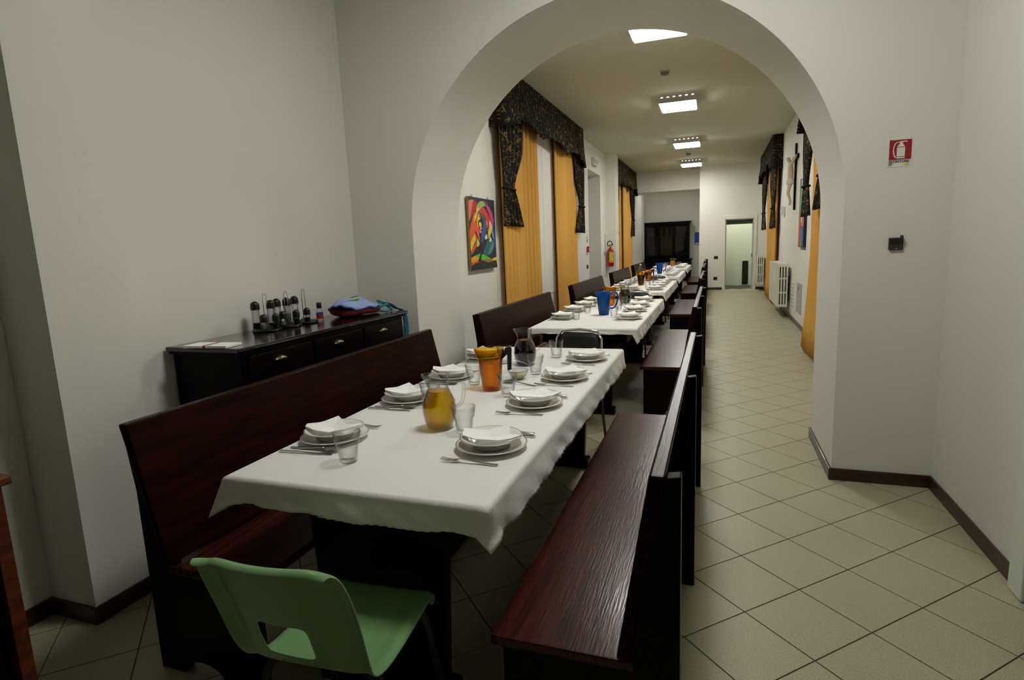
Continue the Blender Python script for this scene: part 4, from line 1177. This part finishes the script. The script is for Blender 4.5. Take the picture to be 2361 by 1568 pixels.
wall_box('notice_plate', 'tiny notice plate above the red call point', 'sign', XL, 1, 11.73, 11.83, 1.48, 1.60, .004, M_GREY, lambda t, h, v, x: MB().box(x, x+.0008, -h+.01, h-.01, -v+.01, -.01).build('print', M_SIGNRED, t))
wall_box('light_switch', 'black light switch on the left wall beside the grey doorway', 'switch', XL, 1, 11.7, 11.8, .95, 1.03, .012, M_BLACKP, lambda t, h, v, x: MB().box(x, x+.004, -h+.02, h-.02, -v+.02, v-.02).build('rocker', M_BLACKM, t))
wall_box('wall_plate', 'grey switch plate between doorway and fire extinguisher', 'switch', XL, 1, 13.62, 13.72, 1.16, 1.28, .012, M_GREY, lambda t, h, v, x: MB().box(x, x+.004, -h+.03, h-.03, -v+.03, v-.03).build('rocker', M_BLACKM, t))
wall_box('thermostat', 'small white thermostat above the fire extinguisher', 'thermostat', XL, 1, 13.72, 13.82, 1.52, 1.66, .03, M_SIGNW, lambda t, h, v, x: MB().box(x, x+.003, -h+.02, h-.02, 0, v-.02).build('display', M_GREY, t))
def far_plate(name, label, x0, x1, z0, z1):
    t = thing(name, label, 'switch', ((x0+x1)/2, YF, (z0+z1)/2))
    h, v = (x1-x0)/2, (z1-z0)/2
    MB().box(-h, h, -.012, 0, -v, v).build('plate', M_BLACKP, t, bevel=.003)
    for k in (-1, 0, 1): MB().box(k*h*.6-.012, k*h*.6+.012, -.016, -.012, -v*.6, v*.6).build('rocker', M_BLACKM, t)
far_plate('light_switch', 'upper black switch plate on the far wall left of the doorway', -.07, .04, .885, .965)
far_plate('power_socket', 'lower black socket plate on the far wall left of the doorway', -.075, .03, .29, .37)
t = thing('blue_board', 'blue board on the recess wall right of the dark hutch', 'board', (-.62, REC-.001, 1.5))
MB().box(-.14, .14, -.02, 0, -.22, .22).build('panel', M_BLUE, t)
MB().box(-.12, .12, -.022, -.02, -.2, -.16).build('print', M_SIGNW, t)

# fire extinguisher
def extinguisher():
    t = thing('fire_extinguisher', 'red fire extinguisher with yellow label hanging on the left pilaster', 'fire extinguisher', (-2.385, 13.86, .9))
    MB().lathe([(.001, 0), (.07, 0), (.078, .012), (.078, .36), (.07, .395), (.045, .425), (.022, .435), (.022, .45)], seg=28).build('cylinder', M_RED, t, smooth=True)
    def lab(u, v):
        a = -PI/2-.2+u*1.35; return (.0792*math.cos(a), .0792*math.sin(a), .10+.24*v)
    b = MB(); b.grid(lab, 12, 1); b.build('label', M_YLAB, t, smooth=True)
    m = MB(); 
    for z0, z1, a0, a1 in [(.12, .135, .3, .8), (.20, .23, .45, .55), (.24, .27, .6, .72), (.30, .315, .1, .9)]:
        m.grid(lambda u, v: (.0796*math.cos(-PI/2-.2+(a0+(a1-a0)*u)*1.35), .0796*math.sin(-PI/2-.2+(a0+(a1-a0)*u)*1.35), z0+(z1-z0)*v), 4, 1)
    m.build('label_print', M_BLACK, t)
    MB().box(-.02, .02, -.02, .02, .45, .49).build('valve', M_STEEL, t, bevel=.004)
    MB().prism([(-.02, .49), (.08, .515), (.085, .525), (-.02, .515)], 'y', -.01, .01).build('lever', M_BLACKP, t)
    MB().tube([(-.02, 0, .47), (-.055, -.01, .50), (-.065, -.02, .55), (-.04, -.03, .59), (.0, -.04, .60), (.04, -.05, .58), (.055, -.055, .53), (.05, -.06, .47)], .012, 8).build('hose', M_BLACKP, t, smooth=True)
    MB().lathe([(.012, 0), (.022, .05), (.02, .09)], (.045, -.06, .40), 10).build('nozzle', M_YLAB, t)
    MB().box(-.05, .05, .078, .128, .38, .41).build('wall_hook', M_STEEL, t)
extinguisher()

# extinguisher sign and empty bracket on the wall right of the arch
def sign():
    t = thing('extinguisher_sign', 'white and red fire extinguisher sign reading ESTINTORE', 'sign', (.912, YA, 1.855), 0)
    MB().box(-.0585, .0585, -.0015, 0, -.073, .073).build('plate', M_SIGNW, t, bevel=.0006)
    MB().box(-.051, .051, -.002, -.0016, -.036, .066).build('red_field', M_SIGNRED, t)
    m = MB()
    m.prism([(-.016, -.030), (.021, -.030), (.021, -.022), (-.016, -.022)], 'y', -.0026, -.0021)
    m.prism([(-.016, -.019), (.021, -.019), (.021, .026), (-.016, .026)], 'y', -.0026, -.0021)
    m.prism([(-.016, .029), (.021, .029), (.010, .045), (.009, .052), (-.004, .052), (-.005, .045)], 'y', -.0026, -.0021)
    m.prism([(-.004, .053), (.012, .053), (.024, .055), (.028, .051), (.031, .053), (.026, .059), (-.004, .058)], 'y', -.0026, -.0021)
    m.build('extinguisher_symbol', M_SIGNW, t)
    pth = [(-.004, .054), (-.016, .053), (-.025, .046), (-.031, .030), (-.032, .008), (-.027, -.014), (-.020, -.026)]
    m = MB()
    for (a, b), w0, w1 in zip(zip(pth[:-1], pth[1:]), [.0016, .0018, .002, .0022, .0024, .0028], [.0018, .002, .0022, .0024, .0028, .0032]):
        d = Vector((b[0]-a[0], b[1]-a[1])).normalized(); n = Vector((-d.y, d.x))
        m.prism([(a[0]-n.x*w0, a[1]-n.y*w0), (b[0]-n.x*w1, b[1]-n.y*w1), (b[0]+n.x*w1, b[1]+n.y*w1), (a[0]+n.x*w0, a[1]+n.y*w0)], 'y', -.0026, -.0021)
    m.build('hose_symbol', M_SIGNW, t)
    text_mesh('ESTINTORE', .0182, M_BLACK, 'lettering', t, (-.0505, -.0022, -.0515), (PI/2, 0, 0)).scale = (1.0, 1, .85)
    text_mesh('N°', .0182, M_BLACK, 'lettering', t, (-.0505, -.0022, -.0665), (PI/2, 0, 0)).scale = (.95, 1, .8)
    MB().prism([(.0335+.0145*math.cos(a), -.062+.0045*math.sin(a)) for a in [2*PI*i/20 for i in range(20)]], 'y', -.0024, -.0016).build('yellow_mark', M_YLAB, t)
    MB().lathe([(.0016, 0), (.0016, .002), (.001, .0025)], (0, 0, 0), 8).build('nail', M_BLACKM, t).matrix_local = Matrix.Translation((-.046, -.001, .069)) @ Matrix.Rotation(PI/2, 4, 'X')
sign()
t = thing('wall_bracket', 'small aged metal bracket on the wall below the extinguisher sign', 'bracket', (.918, YA, 1.375))
MB().prism([(-.034, -.028), (-.028, -.034), (.028, -.034), (.034, -.028), (.034, .034), (-.034, .034)], 'y', -.012, 0).build('plate', M_BRONZE, t, bevel=.002)
MB().box(.018, .028, -.03, -.004, .028, .046).build('hook', M_BRONZE, t, bevel=.001)
MB().box(-.03, .03, -.022, -.012, .008, .03).build('lip', M_BLACKM, t, bevel=.002)
for x, z in ((-.022, .024), (0, -.026)):
    MB().lathe([(.004, 0), (.004, .002), (.001, .003)], seg=10).build('screw', M_STEEL, t).matrix_local = Matrix.Translation((x, -.012, z)) @ Matrix.Rotation(PI/2, 4, 'X')

# ================================================================== FAR HUTCH
def hutch():
    t = thing('china_hutch', 'large dark hutch with glass doors against the recess back wall', 'hutch', (-1.72, REC-.02, 0))
    MB().box(-.86, .86, -.5, 0, 0, .76).build('base_cabinet', M_BLACKW, t)
    MB().box(-.90, .90, -.54, 0, .76, .80).build('counter', M_BLACKW, t, bevel=.006)
    m = MB(); m.box(-.8, -.76, -.36, 0, .80, 2.05); m.box(.76, .8, -.36, 0, .80, 2.05); m.box(-.76, .76, -.02, 0, .80, 2.05); m.box(-.76, .76, -.36, -.02, 2.01, 2.05)
    m.build('hutch_body', M_BLACKW, t)
    MB().prism([(-.81, 2.05), (.81, 2.05), (.86, 2.13), (-.86, 2.13)], 'y', -.42, 0).build('cornice', M_BLACKW, t, bevel=.006)
    for z in (1.2, 1.62): MB().box(-.76, .76, -.32, -.02, z, z+.02).build('shelf', M_BLACKW, t)
    for i in range(3):
        x0 = -.76+i*.507
        d = MB().box(x0, x0+.05, -.385, -.36, .9, 2.0).box(x0+.457, x0+.507, -.385, -.36, .9, 2.0).box(x0+.05, x0+.457, -.385, -.36, .9, .95).box(x0+.05, x0+.457, -.385, -.36, 1.95, 2.0).build('glass_door', M_BLACKW, t)
        MB().box(x0+.05, x0+.457, -.375, -.370, .95, 1.95).build('pane', M_GLASS, d)
        b = MB().box(-.84+i*.56+.01, -.84+(i+1)*.56-.01, -.515, -.5, .08, .72).build('base_door', M_BLACKW, t, bevel=.004)
        MB().lathe([(.012, 0), (.012, .02), (.001, .024)], seg=10).build('knob', M_BRASS, b).matrix_local = Matrix.Translation((-.84+(i+1)*.56-.06, -.515, .45)) @ Matrix.Rotation(PI/2, 4, 'X')
hutch()
for k in range(5):
    o = obj('tumbler', ME_GLASS, None, (-2.38+k*.096, REC-.22, 1.6405)); tag(o, '%s small glass from the left on the upper left hutch shelf' % ['first', 'second', 'third', 'fourth', 'fifth'][k], 'glass', 'glasses in the hutch')
for k in range(5):
    o = obj('tumbler', ME_GLASS, None, (-1.42+k*.096, REC-.22, 1.6405)); tag(o, '%s small glass from the left on the upper right hutch shelf' % ['first', 'second', 'third', 'fourth', 'fifth'][k], 'glass', 'glasses on the right side of the hutch')
